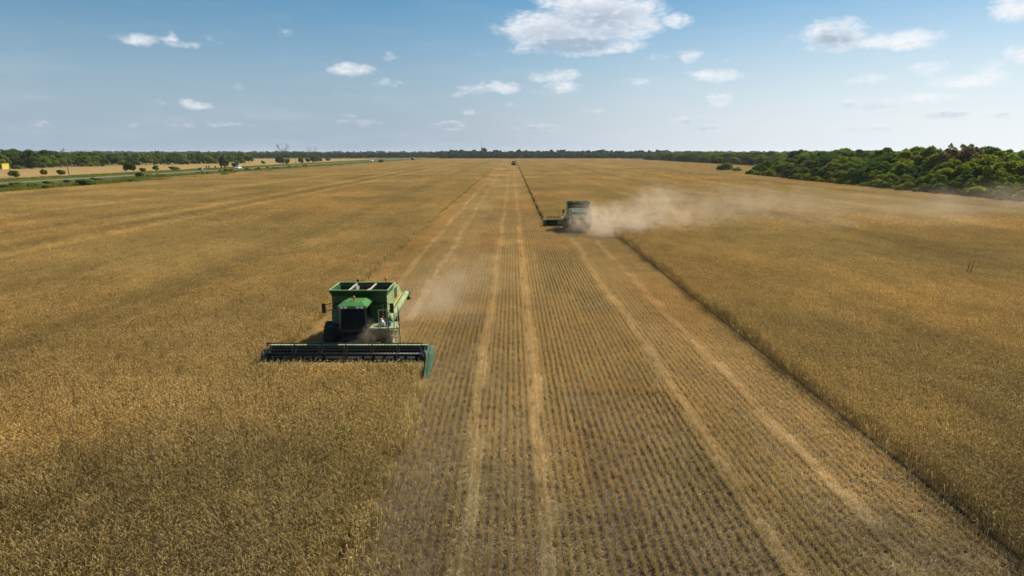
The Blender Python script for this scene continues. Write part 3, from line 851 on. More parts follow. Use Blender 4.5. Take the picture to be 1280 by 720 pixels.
# shrubs and weeds along the road
for px, py, h, k, wd, lab in (
    (16, 221.5, 3.0, 'm', 1.2, 'rounded bush beyond the road at the left end of the verge'), (55, 220, 2.9, 'y', .8, 'yellow-green upright bush beyond the road left of the leaning pole'),
    (76, 219.5, 2.6, 'd', 1.2, 'dark round bush close to the left of the leaning pole'), (160, 215, 4.6, 'd', .8, 'tall dark bush of a close pair beyond the road'),
    (166.5, 215, 4.0, 'd', .6, 'narrow dark bush of a close pair beyond the road'), (178, 215, 2.2, 'd', 1.3, 'low dark bush right of the close pair beyond the road'),
    (195, 213.6, 2.8, 'm', 1.2, 'round bush beyond the road midway between the pair and the gate'), (217, 213, 2.4, 'y', 2.0, 'wide low yellowish bush beyond the road near the gate posts'),
    (294, 209.3, 3.2, 'd', 1.2, 'dark bush beside the white car on the road'), (329, 205.5, 3.2, 'm', .9, 'small rounded bush left of the large bare tree'),
    (350, 206, 7.0, 'd', .8, 'leafy bush at the foot of the large bare tree'), (359, 205, 5.0, 'm', .8, 'lollipop bush just right of the large bare tree'),
    (375.5, 204, 6.0, 'm', .75, 'round-headed bush midway between the two bare trees'), (384.5, 203.5, 5.2, 'm', .75, 'round-headed bush just left of the smaller bare tree'),
    (393.5, 203.5, 6.0, 'd', 1.2, 'dark bush at the foot of the smaller bare tree'), (400.5, 202.6, 4.8, 'm', .8, 'round-headed bush just right of the smaller bare tree'),
    (410, 202, 4.8, 'm', .9, 'last round-headed bush of the row beyond the bare trees'), (476, 204.2, 3.6, 'd', 1.2, 'dark lone bush on the field edge near the far cars'),
    (516, 201, 3.4, 'd', 1.1, 'small dark bush at the far end of the field edge'),
    (107, 234, 2.4, 'd', 1.6, 'dark low bush on the near side of the road'), (176, 222.5, 2.2, 'm', 1.5, 'brownish green bush on the near verge below the bush pair'),
    (40, 236, 1.8, 'm', 1.6, 'low green bush on the near verge at far left')):
    p = at(px, py); shrub(p.x, p.y, h, k, lab, None, wd)
for px, py, lab in ((6, 236, 'yellow-flowering weed clump in the near verge at the picture edge'), (122, 227, 'yellow-flowering weed clump in the near verge below the first pole'), (85, 230, 'yellow-flowering weed clump in the near verge right of the pole foot'),
                    (60, 231, 'yellow-flowering weed clump in the near verge left of the pole foot'), (200, 224, 'yellow-flowering weed clump midway along the near verge'), (283, 214.5, 'yellow-flowering weed clump on the near verge below the white car')):
    p = at(px, py); shrub(p.x, p.y, 1.3, 'f', lab, None, 2.0, 'flowering_weed')

for q in range(75):                                              # rough weeds all along the near verge
    yy = rng.uniform(150, 520); xx = rng.uniform(-157, -122); k = random.choices('mdfy', (.35, .3, .2, .15))[0]
    shrub(xx, yy, rng.uniform(.6, 1.5), k, 'small weedy clump in the rough green strip between the road and the wheat', 'weedy clumps in the near verge', rng.uniform(1.2, 2.4), 'weed_clump')
for q in range(46):
    px = rng.uniform(18, 312); d = 414 + 235 * max(px, 0) / 310 + rng.uniform(-6, 6)
    shrub(at_d(px, d), d, rng.uniform(2.0, 4.2), random.choice('mdd'), 'low bush at the foot of the tree belt left of the road', 'bushes at the foot of the left belt', rng.uniform(1.0, 1.6), 'leafy_bush')

def grass_tile(size, n, seed):
    r = np.random.default_rng(seed)
    parts = []
    m = n
    b = np.stack([r.uniform(-size / 2, size / 2, m), r.uniform(-size / 2, size / 2, m), np.zeros(m)], 1)
    clump = (np.sin(b[:, 0] * 1.3 + seed) * np.sin(b[:, 1] * 1.1 + 2 * seed) + 1) / 2
    h = (.18 + .55 * clump) * r.uniform(.5, 1.3, m)
    a = r.uniform(0, 2 * np.pi, m); d = np.stack([np.cos(a), np.sin(a), 0 * a], 1)
    t = b + d * (h * .5)[:, None]; t[:, 2] = h
    mid = (b + t) / 2 + d * (h * .1)[:, None]; mid[:, 2] = h * .65
    side = np.stack([-d[:, 1], d[:, 0], 0 * a], 1)
    dry = (r.random(m) < .25)[:, None, None]
    col = np.where(dry, np.array([1.5, 1.1, 1.6]), np.array([.9, 1.0, .9])) * r.uniform(.55, 1.25, m)[:, None, None] * np.ones((m, 3, 1))
    return npmesh('grass_tile', *ribbons(np.stack([b, mid, t], 1), np.array([.07, .06, .02])[None] * np.ones((m, 1)), side, col))
gt = [grass_tile(8, 3600, 5 + i) for i in range(4)]
gp = []
for yy in np.arange(125, 1000, 8):
    for xx in np.arange(VX0 + 4, VX1 - 2, 8):
        if -174 < xx < -160: continue
        gp.append((xx + rng.uniform(-1, 1), yy, 0))
    gp.append((-176.5, yy, 0)); gp.append((-159.3, yy, 0))
n = len(gp); sc = np.ones((n, 3)); gx = np.array([p[0] for p in gp]); sc[:, 2] = rng.uniform(.6, 1.3, n) * np.where(gx > -146, 1.1, np.where(gx > -158, .4, np.where(gx > -180, .16, .55)))
tag(scatter('verge_grass', gp, rng.integers(0, 4, n) * (np.pi / 2), sc, rng.integers(0, 4, n), gt, GRASS_M), 'rough green and dry grass along both sides of the road', 'grass')
#@@OBJECTS
# ------------------------------------------------------------------ solid builder
class MB:
    def __init__(s): s.v = []; s.f = []
    def hexa(s, p):
        b = len(s.v); s.v += [tuple(q) for q in p]
        s.f += [tuple(b + i for i in q) for q in ((3, 2, 1, 0), (4, 5, 6, 7), (0, 1, 5, 4), (1, 2, 6, 5), (2, 3, 7, 6), (3, 0, 4, 7))]
        return s
    def box(s, x0, x1, y0, y1, z0, z1):
        return s.hexa([(x0, y0, z0), (x1, y0, z0), (x1, y1, z0), (x0, y1, z0), (x0, y0, z1), (x1, y0, z1), (x1, y1, z1), (x0, y1, z1)])
    def prism(s, prof, x0, x1):
        """profile in (y, z), extruded along x"""
        b = len(s.v); n = len(prof)
        s.v += [(x0, y, z) for y, z in prof] + [(x1, y, z) for y, z in prof]
        s.f += [tuple(b + i for i in range(n)), tuple(b + n + i for i in reversed(range(n)))]
        for i in range(n):
            j = (i + 1) % n; s.f.append((b + j, b + i, b + n + i, b + n + j))
        return s
    def tube(s, pts, r, n=8, cap=True):
        pts = [Vector(p) for p in pts]; b = len(s.v)
        rr = r if isinstance(r, (list, tuple)) else [r] * len(pts)
        for i, p in enumerate(pts):
            t = (pts[min(i + 1, len(pts) - 1)] - pts[max(i - 1, 0)]).normalized()
            a = t.orthogonal().normalized(); c = t.cross(a)
            for k in range(n):
                an = 2 * math.pi * k / n; s.v.append(tuple(p + (a * math.cos(an) + c * math.sin(an)) * rr[i]))
        for i in range(len(pts) - 1):
            for k in range(n):
                s.f.append((b + i * n + k, b + i * n + (k + 1) % n, b + (i + 1) * n + (k + 1) % n, b + (i + 1) * n + k))
        if cap:
            s.f.append(tuple(b + k for k in reversed(range(n)))); e = b + (len(pts) - 1) * n; s.f.append(tuple(e + k for k in range(n)))
        return s
    def lathe_x(s, prof, c, n=28):
        """closed profile of (x, radius) about the x axis through c"""
        b = len(s.v); m = len(prof)
        for k in range(n):
            a = 2 * math.pi * k / n
            for x, r in prof: s.v.append((c[0] + x, c[1] + math.cos(a) * r, c[2] + math.sin(a) * r))
        for k in range(n):
            k2 = (k + 1) % n
            for i in range(m - 1):
                s.f.append((b + k * m + i, b + k * m + i + 1, b + k2 * m + i + 1, b + k2 * m + i))
        return s
    def build(s, name, mat, parent=None, bevel=0.0, smooth=False):
        me = bpy.data.meshes.new(name); me.from_pydata(s.v, [], s.f); me.update()
        bm = bmesh.new(); bm.from_mesh(me); bmesh.ops.recalc_face_normals(bm, faces=bm.faces)
        if bevel: bmesh.ops.bevel(bm, geom=[e for e in bm.edges if len(e.link_faces) == 2 and e.calc_face_angle(0) > .5], offset=bevel, segments=2, affect='EDGES', clamp_overlap=True)
        bm.to_mesh(me); bm.free()
        if smooth:
            for p in me.polygons: p.use_smooth = True
        return link(name, me, mat, parent)

def wheel(parent, cx, cyy, r, wd, mat_rim, lugs=True):
    t = MB(); h = wd / 2; ri = r * .56
    t.lathe_x([(-h * .8, ri), (-h, r * .72), (-h * .92, r * .92), (-h * .7, r * .97), (h * .7, r * .97), (h * .92, r * .92), (h, r * .72), (h * .8, ri)], (cx, cyy, r), 32)
    if lugs:
        nl = 22
        for k in range(nl):
            for sg in (-1, 1):
                a = 2 * math.pi * (k + (.5 if sg > 0 else 0)) / nl; da = .16
                p = []
                for rad in (r * .95, r * 1.02):
                    for (x, aa) in ((sg * .02, a), (sg * h * .95, a + da), (sg * h * .95, a + da + .07), (sg * .02, a + .07)):
                        p.append((cx + x, cyy + math.cos(aa) * rad, r + math.sin(aa) * rad))
                t.hexa(p)
    wl = t.build('wheel', RUBBER, parent)
    m = MB(); m.lathe_x([(-h * .5, .001), (-h * .55, ri * .3), (-h * .3, ri * .8), (-h * .78, ri), (h * .78, ri), (h * .3, ri * .8), (h * .55, ri * .3), (h * .5, .001)], (cx, cyy, r), 24)
    m.build('rim', mat_rim, wl)
    return wl

def combine(loc, rz, label, half=3.9, tank=0.0, header=True, reel_up=0.0, jugs=True):
    """forward is -Y in its own frame, left hand side of the machine is +X"""
    root = empty('combine_harvester', loc, rz); tag(root, label, 'combine')
    TH = 3.18 + tank
    # separator body and rear hood
    b = MB(); b.prism([(-.2, .78), (3.0, .78), (5.0, 1.0), (5.3, 1.35), (5.25, 2.0), (4.6, 2.45), (2.9, 2.5), (-.2, 2.5)], -1.22, 1.22)
    body = b.build('body', GREEN_D, root, .04)
    MB().box(-.95, .95, 5.22, 5.75, .95, 1.6).build('straw_chopper', BLACK, root, .04)
    # ribs, vents and doors of the side walls
    for sx in (-1, 1):
        mt = GREEN_L if sx > 0 else GREEN  # sunlit tone painted on the machine's left side
        p = MB(); x0, x1 = sorted((sx * 1.225, sx * 1.36))
        p.prism([(.55, 1.25), (4.9, 1.25), (5.1, 1.55), (4.9, 2.1), (4.3, 2.55), (3.3, 2.95), (2.12, 2.95), (2.0, 2.2), (.55, 2.0)], x0, x1)
        pn = p.build('side_panel', mt, root, .04)
        x0, x1 = sorted((sx * 1.358, sx * 1.372))
        v = MB()
        for k in range(8): v.box(x0, x1, 2.4, 3.25, 2.22 + k * .07, 2.27 + k * .07)
        v.build('vent', BLACK, pn)
        MB().box(x0, x1, 2.25, 4.6, 2.18, 2.27).build('stripe', YELLOW, pn)
    # grain tank: front wall in line with the platform back, flared rim, open top with braces
    t = MB(); wv = .05; zt0 = 1.58
    for (xa, xb, ya, yb, fx0, fx1, fy0, fy1) in (
            (-1.38, 1.38, .02, .02 + wv, -1.47, 1.47, -.16, -.16 + wv), (-1.38, 1.38, 1.85, 1.85 + wv, -1.47, 1.47, 2.0, 2.0 + wv),
            (-1.38, -1.38 + wv, .02 + wv, 1.85, -1.47, -1.47 + wv, -.16 + wv, 2.0), (1.38 - wv, 1.38, .02 + wv, 1.85, 1.47 - wv, 1.47, -.16 + wv, 2.0)):
        zf = TH - .3
        t.hexa([(xa, ya, zt0), (xb, ya, zt0), (xb, yb, zt0), (xa, yb, zt0), (xa, ya, zf), (xb, ya, zf), (xb, yb, zf), (xa, yb, zf)])
        t.hexa([(xa, ya, zf), (xb, ya, zf), (xb, yb, zf), (xa, yb, zf), (fx0, fy0, TH), (fx1, fy0, TH), (fx1, fy1, TH), (fx0, fy1, TH)])
    tk = t.build('grain_tank', GREEN, root)
    MB().hexa([(1.382, .06, 1.6), (1.395, .06, 1.6), (1.395, 1.85, 1.6), (1.382, 1.85, 1.6), (1.382, .06, TH - .31), (1.395, .06, TH - .31), (1.395, 1.85, TH - .31), (1.382, 1.85, TH - .31)]).build('tank_side', GREEN_L, tk)  # overlay plate with the tank wall's sunlit tone in its colour
    rim = MB()
    for q in (((-1.5, -.19), (1.5, -.11)), ((-1.5, 1.98), (1.5, 2.08))): rim.box(q[0][0], q[1][0], q[0][1], q[1][1], TH + .002, TH + .045)
    for sx in (-1, 1): x0, x1 = sorted((sx * 1.5, sx * 1.43)); rim.box(x0, x1, -.11, 1.98, TH + .002, TH + .045)
    rim.build('tank_rim', GREEN_L, tk)
    for x in (-.52, .5):
        MB().box(x - .04, x + .04, -.11, 1.98, TH - .05, TH).build('brace', PALE, tk)
    li = MB(); li.box(-1.32, 1.32, 1.82, 1.846, 1.7, TH - .08).box(1.3, 1.326, .1, 1.8, 1.7, TH - .31).box(-1.326, -1.3, .1, 1.8, 1.7, TH - .31)  # dark sheets added to make the open tank look shaded inside
    li.build('tank_inner_shade', DARKIN, tk)
    MB().hexa([(-1.3, .1, 2.2), (1.3, .1, 2.2), (1.3, 1.8, 2.2), (-1.3, 1.8, 2.2), (-.5, 1.0, 2.62), (.5, 1.0, 2.62), (.5, 1.9, 2.62), (-.5, 1.9, 2.62)]).build('grain_heap', GRAIN, tk)
    MB().tube([(-.9, 1.7, 2.3), (-.6, 1.5, TH - .15)], .11, 10).tube([(-.6, 1.5, TH - .15), (-.35, 1.35, TH - .12)], .13, 10).build('filling_auger', PALE, tk)
    MB().tube([(.05, .9, TH - .25), (.35, 1.7, TH - .2)], .03, 6).build('spreader_bar', PALE, tk)
    # engine deck behind the tank
    e = MB(); e.prism([(2.15, 2.4), (2.15, 2.98), (3.3, 2.98), (4.6, 2.6), (4.6, 2.3)], -1.2, 1.2)
    ed = e.build('engine_cover', GREEN_D, root, .08)
    MB().tube([(-.8, 3.4, 2.8), (-.8, 3.4, 3.12)], .07, 10).build('exhaust', BLACK, ed)
    MB().box(1.13, 1.27, 3.2, 4.2, 2.5, 2.8).build('intake_screen', BLACK, ed, .02)
    # cab
    X0, X1 = -.60, .60
    f = MB()
    bx, tx = [(X0 - .02, -1.55), (X1 + .06, -1.55), (X1 + .06, -.02), (X0 - .02, -.02)], [(X0 + .03, -1.38), (X1 - .05, -1.38), (X1 - .05, -.02), (X0 + .03, -.02)]
    for (a, c) in zip(bx, tx): f.tube([(a[0], a[1], 1.55), (c[0], c[1], 2.62)], .045, 6)
    f.box(X0 - .06, X1 + .1, -1.6, -.02, 1.42, 1.56)
    cab = f.build('cab', BLACK, root)
    i = .03
    def quadpane(p, th, nm):
        nrm = (Vector(p[1]) - Vector(p[0])).cross(Vector(p[3]) - Vector(p[0])).normalized() * th
        m = MB(); m.hexa([*p, *[tuple(Vector(q) + nrm) for q in p]]); return m.build(nm, GLASS, cab)
    quadpane([(bx[0][0] + i, bx[0][1], 1.57), (bx[1][0] - i, bx[1][1], 1.57), (tx[1][0] - i, tx[1][1], 2.60), (tx[0][0] + i, tx[0][1], 2.60)], .012, 'windscreen')
    for (a, d, nm) in ((1, 2, 'door_glass'), (3, 0, 'side_glass')):
        quadpane([(bx[a][0], bx[a][1] + (i if a == 1 else -i), 1.57), (bx[d][0], bx[d][1] - (i if a == 1 else -i), 1.57), (tx[d][0], tx[d][1] - (i if a == 1 else -i), 2.60), (tx[a][0], tx[a][1] + (i if a == 1 else -i), 2.60)], .012, nm)
    MB().box(X0, X1, -.1, -.03, 1.57, 2.60).build('cab_back', DARKIN, cab)
    s_ = MB(); s_.box(-.1, .4, -.85, -.35, 1.57, 1.95); s_.box(-.1, .4, -.4, -.25, 1.95, 2.5); s_.build('seat', DARKIN, cab, .04)
    MB().tube([(.15, -1.25, 1.57), (.15, -1.1, 2.05)], .03, 6).tube([(-.05, -1.05, 2.08), (.15, -1.12, 2.02), (.35, -1.05, 2.08)], .02, 6).build('steering_column', DARKIN, cab)
    rf = MB(); za, zb, zc = 2.62, 2.74, 2.87
    lo = [(X0 - .1, -1.75, za), (X1 + .12, -1.75, za), (X1 + .12, .0, za), (X0 - .1, .0, za)]
    md = [(X0 - .1, -1.75, zb), (X1 + .12, -1.75, zb), (X1 + .12, .0, zb), (X0 - .1, .0, zb)]
    hi = [(X0 + .18, -1.42, zc), (X1 - .16, -1.42, zc), (X1 - .16, .0, zc), (X0 + .18, .0, zc)]
    rf.v += lo + md + hi
    for k in range(4):
        j = (k + 1) % 4; rf.f += [(k, j, 4 + j, 4 + k), (4 + k, 4 + j, 8 + j, 8 + k)]
    rf.f += [(3, 2, 1, 0), (8, 9, 10, 11)]
    roof = rf.build('cab_roof', GREENR, root, .025)
    MB().tube([(.0, -1.15, 2.86), (.0, -1.15, 2.98)], .02, 6).build('beacon_stalk', BLACK, roof)
    MB().tube([(.0, -1.15, 2.98), (.0, -1.15, 3.1), (.0, -1.15, 3.14)], [.065, .06, .025], 10).build('beacon', ORANGE, roof)
    lm = MB()
    for x in (X0 + .12, X0 + .32, X1 - .3, X1 - .1): lm.box(x - .07, x + .07, -1.79, -1.752, za + .015, za + .1)
    lm.build('work_lamp', LAMPG, roof)
    MB().tube([(1.0, 2.04, TH + .04), (1.0, 2.04, TH + .16)], .02, 6).build('beacon_stalk', BLACK, tk)
    MB().tube([(1.0, 2.04, TH + .16), (1.0, 2.04, TH + .27), (1.0, 2.04, TH + .3)], [.06, .055, .02], 10).build('beacon', ORANGE, tk)
    # left-hand tank box, battery cover below the cab, yellow post
    MB().box(-1.36, -.7, -.28, .0, 1.5, 2.3).build('fuel_box', paint_teal, root, .05)
    MB().box(-1.45, -.62, -.75, .0, 1.36, 1.48).build('left_deck', BLACK, root, .01)
    MB().tube([(X0 - .1, -1.3, 1.5), (X0 - .08, -1.25, 2.6)], .035, 6).build('cab_post', YELLOW, root)
    # platform, railing and ladder on the machine's left
    pl = MB().box(X1 + .12, 2.0, -1.35, .0, 1.5, 1.56); plo = pl.build('platform', GREEN_L, root, .01)
    r = MB()
    for (x, y) in ((1.95, -1.3), (1.95, -.05), (1.2, -1.32)): r.tube([(x, y, 1.56), (x, y, 2.45)], .022, 6)
    r.tube([(1.2, -1.32, 2.45), (1.6, -1.32, 2.47)], .022, 6).tube([(1.6, -1.32, 2.47), (1.62, -1.32, 1.56)], .022, 6)
    r.tube([(1.95, -1.3, 2.45), (1.95, -.05, 2.45)], .022, 6).tube([(1.95, -1.3, 2.0), (1.95, -.05, 2.0)], .018, 6).tube([(1.2, -1.32, 2.0), (1.62, -1.32, 2.0)], .018, 6)
    r.build('railing', GREEN_L, plo)
    la = MB()
    for x in (1.72, 2.12): la.tube([(x + .02, -1.36, 1.56), (x + .16, -1.62, .45)], .028, 6)
    for k in range(4):
        q = k / 3.6 + .1; zz = 1.56 - q * 1.08; yy = -1.36 - .26 * q
        la.box(1.74 + .14 * q, 2.14 + .14 * q, yy - .09, yy + .09, zz, zz + .035)
    la.build('ladder', GREEN_L, plo)
    hr = MB()
    for x in (1.7, 2.2): hr.tube([(x + .12, -1.7, .75), (x + .02, -1.6, 1.9), (x, -1.45, 2.42), (x, -1.32, 2.3)], .02, 6)
    hr.build('handrail', BLACK, plo)
    # unloading auger folded back along the left side
    a = MB(); a.tube([(1.48, .25, 1.1), (1.5, .25, 1.55), (1.52, .55, 1.72), (1.56, 2.4, 1.82), (1.6, 5.0, 2.02)], .165, 14)
    au = a.build('unloading_auger', GREEN_L, root, 0, True)
    MB().tube([(1.6, 4.95, 2.02), (1.63, 5.3, 1.96), (1.66, 5.5, 1.6)], [.17, .19, .13], 12).build('auger_spout', BLACK, au, 0, True)
    MB().tube([(1.44, .6, 1.98), (1.47, 4.2, 2.2)], .04, 6).build('auger_rail', YELLOW, au)
    # mirrors
    for (sx, xx) in ((-1, -1.38), (1, 1.38)):
        m = MB(); xo = xx + sx * .32; m.tube([(xx, -.1, 2.52), (xo, -.4, 2.52)], .018, 6).tube([(xx, -.1, 2.2), (xo, -.4, 2.2)], .018, 6)
        mo = m.build('mirror_arm', BLACK, root)
        MB().box(xo - .1, xo + .1, -.43, -.39, 2.1, 2.6).build('mirror', BLACK, mo, .02)
    # drive and steering wheels, axle
    MB().box(-1.1, 1.1, -.18, .18, .55, .85).build('front_axle', BLACK, root)
    for sx in (-1, 1):
        wheel(root, sx * 1.42, 0, .78, .66, YELLOW)
        wheel(root, sx * 1.12, 3.9, .52, .36, YELLOW)
    MB().box(-.95, .95, 3.8, 4.0, .42, .62).build('rear_axle', BLACK, root)
    # feeder house
    fh = MB(); fh.prism([(-2.42, .28), (-2.42, .95), (-.5, 1.5), (-.2, 1.5), (-.2, .8)], -.62, .62); fh.build('feeder_house', BLACK, root, .03)
    MB().box(-1.2, 1.2, -.75, -.25, .86, 1.36).build('front_shield', BLACK, root, .03)
    if header:
        H = half
        h = MB()
        h.prism([(-2.44, .2), (-2.44, .98), (-2.56, 1.0), (-2.6, .92), (-2.56, .3), (-2.9, .14), (-3.45, .09), (-3.55, .11), (-3.55, .05), (-2.9, .06)], -H + .12, H - .12)
        hd = h.build('header', HEADIN, root)
        MB().box(-H + .12, H - .12, -2.63, -2.42, 1.002, 1.06).build('top_beam', GREEN_L, hd, .01)
        k = MB()
        nn = int(2 * H / .0762 / 2)
        for q in range(nn):
            x = -H + .2 + q * (2 * H - .4) / nn; k.prism([(-3.52, .06), (-3.52, .11), (-3.68, .08)], x, x + .03)
        k.build('cutter_bar', STEELD, hd)
        g = MB(); g.tube([(-H + .2, -2.95, .42), (H - .2, -2.95, .42)], .2, 16)
        for sx in (-1, 1):
            n = 150; L = H - .75
            for q in range(n):
                a0 = q / n * 2 * math.pi * (L / .5); x = sx * (.65 + L * q / n); a1 = a0 + 2 * math.pi * (L / .5) / n; x1 = sx * (.65 + L * (q + 1) / n)
                b0 = len(g.v)
                for (aa, xx) in ((a0 * sx, x), (a1 * sx, x1)):
                    for rr in (.19, .31): g.v.append((xx, -2.95 + math.cos(aa) * rr, .42 + math.sin(aa) * rr))
                g.f.append((b0, b0 + 1, b0 + 3, b0 + 2))
        g.build('gathering_auger', HEADIN, hd, 0, True)
        for sx in (-1, 1):
            # crop divider with a rounded shield and a long snout
            prof = [(-2.4, .2), (-2.4, .95), (-2.55, 1.06), (-2.95, 1.06), (-3.4, .93), (-4.0, .55), (-4.75, .12), (-4.72, .05), (-3.3, .06)] if sx > 0 else [(-2.6, .2), (-2.6, .75), (-2.8, .9), (-3.3, .85), (-3.7, .6), (-4.1, .12), (-3.3, .06)]
            d = MB(); x0, x1 = sorted((sx * (H - .1), sx * H))
            d.prism(prof, x0, x1)
            if sx > 0: d.prism([(-2.5, .5), (-2.5, .98), (-2.9, 1.0), (-3.4, .85), (-4.0, .48), (-4.6, .12), (-3.3, .3)], *sorted((sx * H, sx * (H + .17))))
            d.build('crop_divider', DIVG if sx > 0 else GREEN_D, hd, .03)
        rz_, ry = .86 + reel_up, -3.5
        rl = MB(); rl.tube([(-H + .28, ry, rz_), (H - .28, ry, rz_)], .085, 12)
        reel = rl.build('reel', BLACK, root, 0, True)
        xs = [-H + .32, -H * .6, -H * .28, .06, H * .33, H * .64, H - .32]
        RR = .52
        for x in xs:
            sp_ = MB()
            for q in range(6):
                an = math.pi / 3 * q + .35
                sp_.hexa([(x - .015, ry, rz_ - .02), (x + .015, ry, rz_ - .02), (x + .015, ry, rz_ + .02), (x - .015, ry, rz_ + .02),
                          *[(x + dx, ry + math.cos(an) * RR, rz_ + math.sin(an) * RR + dz) for dx, dz in ((-.015, -.02), (.015, -.02), (.015, .02), (-.015, .02))]])
                a2 = math.pi / 3 * (q + 1) + .35
                sp_.tube([(x, ry + math.cos(an) * RR * .97, rz_ + math.sin(an) * RR * .97), (x, ry + math.cos(a2) * RR * .97, rz_ + math.sin(a2) * RR * .97)], .012, 4)
            sp_.build('reel_spider', BLACK, reel)
        for q in range(6):
            an = math.pi / 3 * q + .35; y_, z_ = ry + math.cos(an) * RR, rz_ + math.sin(an) * RR
            bt = MB(); bt.tube([(-H + .25, y_, z_), (H - .25, y_, z_)], .028, 8)
            for j in range(int((2 * H - .6) / .15)):
                x = -H + .3 + j * .15; bt.box(x - .006, x + .006, y_ + .03, y_ + .045, z_ - .22, z_)
            bt.build('reel_bat', BLACK, reel)
        for sx in (-1, 1):
            x = sx * (H - .2)
            ar = MB(); ar.hexa([(x - .04, -2.5, .9), (x + .04, -2.5, .9), (x + .04, -2.5, 1.02), (x - .04, -2.5, 1.02), (x - .04, -3.9, rz_ - .05), (x + .04, -3.9, rz_ - .05), (x + .04, -3.9, rz_ + .05), (x - .04, -3.9, rz_ + .05)])
            ar.tube([(x, -2.7, .5), (x, -3.2, rz_)], .035, 8)
            aro = ar.build('reel_arm', BLACK, root)
            MB().lathe_x([(-.03, .001), (-.03, .2), (.03, .2), (.03, .001)], (x + sx * .1, ry, rz_), 16).build('drive_pulley', STEEL, aro)
    return root

paint_teal = paint('teal fuel tank', (0.012, 0.13, 0.085), 0.4, 0.15)
CX1, CY1 = -7.72, 34.2
combine((CX1, CY1, 0), 0.0, 'green combine harvester driving towards the camera, its dark reel reaching into standing wheat', 3.85)
combine((8.55, 91.6, 0), math.pi + .03, 'green combine harvester driving away in a cloud of pale dust at the right', 3.95, .5)
combine((1.35, 545, 0), math.pi, 'tiny dark combine without a header far away in the middle of the cut strip', 1.8, .25, header=False)

# things lying on the platform of the near machine
def on_platform(dx, dy): return Vector((CX1 + dx, CY1 + dy, 1.562))
jr = empty('water_jug', on_platform(1.28, -.95))
MB().tube([(0, 0, 0), (0, 0, .24), (0, 0, .3), (0, 0, .34)], [.13, .13, .07, .05], 14).build('jug_body', WHITE, jr, 0, True)
MB().tube([(0, 0, .34), (0, 0, .38)], .055, 10).build('jug_cap', WHITE, jr)
tag(jr, 'white water jug standing on the platform beside the combine cab', 'jug')
bj = empty('blue_canister', on_platform(1.6, -.95))
MB().box(-.13, .13, -.09, .09, 0, .25).build('canister_body', BLUE, bj, .03); MB().box(-.03, .03, -.08, .08, .252, .3).build('canister_handle', BLACK, bj, .01)
tag(bj, 'small blue canister on the combine platform right of the white jug', 'canister')
rc = MB().hexa([(-.07, -.05, 0), (.09, -.05, .01), (.08, .06, .01), (-.08, .05, 0), (-.04, -.04, .2), (.1, -.03, .26), (.08, .05, .22), (-.03, .04, .28)]).build('red_cloth', RED, None, .02)
rc.location = on_platform(1.3, -.78) + Vector((0, 0, .22)); rc.scale = (1, 1, .9)
tag(rc, 'red cloth bundled up behind the white jug on the combine platform', 'cloth')

# ------------------------------------------------------------------ poles, wires, gate posts, mast, house, cars
def utility_pole(px, py, h, lean, label):
    p = at(px, py); root = empty('utility_pole', p)
    MB().tube([(0, 0, -.3), (lean * .5, 0, h * .5), (lean, 0, h)], [.19, .16, .12], 10).build('post', POLE, root)
    MB().box(lean - .9, lean + .9, -.06, .06, h - 1.0, h - .86).build('crossarm', POLE, root)
    for x in (-.8, 0, .8): MB().tube([(lean + x, 0, h - .86), (lean + x, 0, h - .66)], .05, 8).build('insulator', WHITE, root)
    tag(root, label, 'utility pole'); return p + Vector((lean, 0, h - .68))
tops = [utility_pole(87, 220, 11.9, -1.35, 'leaning wooden utility pole beside the road, nearest of the row'),
        utility_pole(370, 205.2, 11.0, -.2, 'wooden utility pole standing between the two bare trees'),
        utility_pole(426, 202.2, 10.8, .1, 'thin far utility pole right of the bare trees')]
tops.insert(0, Vector((-193, 60, 11))); tops.insert(2, (tops[1] + tops[2]) / 2 + Vector((0, 0, -.3)))
pm = at(232, 211.6)
tops = [tops[0], tops[1], tops[3], tops[4]]
for a_, b_ in zip(tops[:-1], tops[1:]):
    o = MB()
    for off in (-.8, 0, .8):
        pts_ = []
        for k in range(13):
            f = k / 12; p = a_.lerp(b_, f); p = p + Vector((off, 0, -6.0 * f * (1 - f) * (a_ - b_).length / 300)); pts_.append(tuple(p))
        o.tube(pts_, .022, 4)
    o = o.build('power_line', WIRE); tag(o, 'thin power lines strung between the roadside poles', 'power line', 'power lines along the road')

def post(px, py, w_, h, mat, label, name='gate_post'):
    p = at(px, py); o = MB().box(-w_ / 2, w_ / 2, -w_ / 2, w_ / 2, -.2, h).box(-w_ / 2 - .06, w_ / 2 + .06, -w_ / 2 - .06, w_ / 2 + .06, h, h + .12).build(name, mat, None, .02)
    o.location = p; tag(o, label, 'post')
post(249.4, 212.8, .7, 1.3, POSTB, 'short brown post directly left of the tan gate pillar')
post(251.6, 212.8, 1.3, 1.4, POSTT, 'broad tan masonry gate pillar beside the road')
post(258.4, 212, .55, 2.2, POSTB, 'tall brown post left of the pair near the gate')
post(261.6, 211.8, .6, 2.2, POSTB, 'tall brown post in the middle of the gate posts')
post(269.4, 211.2, .6, 1.8, POSTB, 'brown post nearest to the roadside tree')
# tree by the gate, with the broken pale stump beside it
p = at(281, 210.3)
tree('broadleaf_tree', p.x, p.y, 8.6, 'm', 3, 'leafy green roadside tree standing by the gate posts', wide=.78)
p = at(277, 210.3)
st = empty('dead_stump', p)
link('trunk', skin_tubes('trunk', [([(0, 0, -.1), (.2, 0, 2.2), (-.3, .1, 4.6)], [.4, .35, .25])]), BARKP, st)
link('branches', skin_tubes('branches', [([(.1, 0, 2.6), (-.7, 0, 4.0), (-1.2, 0, 5.4)], [.25, .2, .08])]), BARKP, st)
tag(st, 'pale broken dead trunk beside the roadside tree at the gate', 'stump')

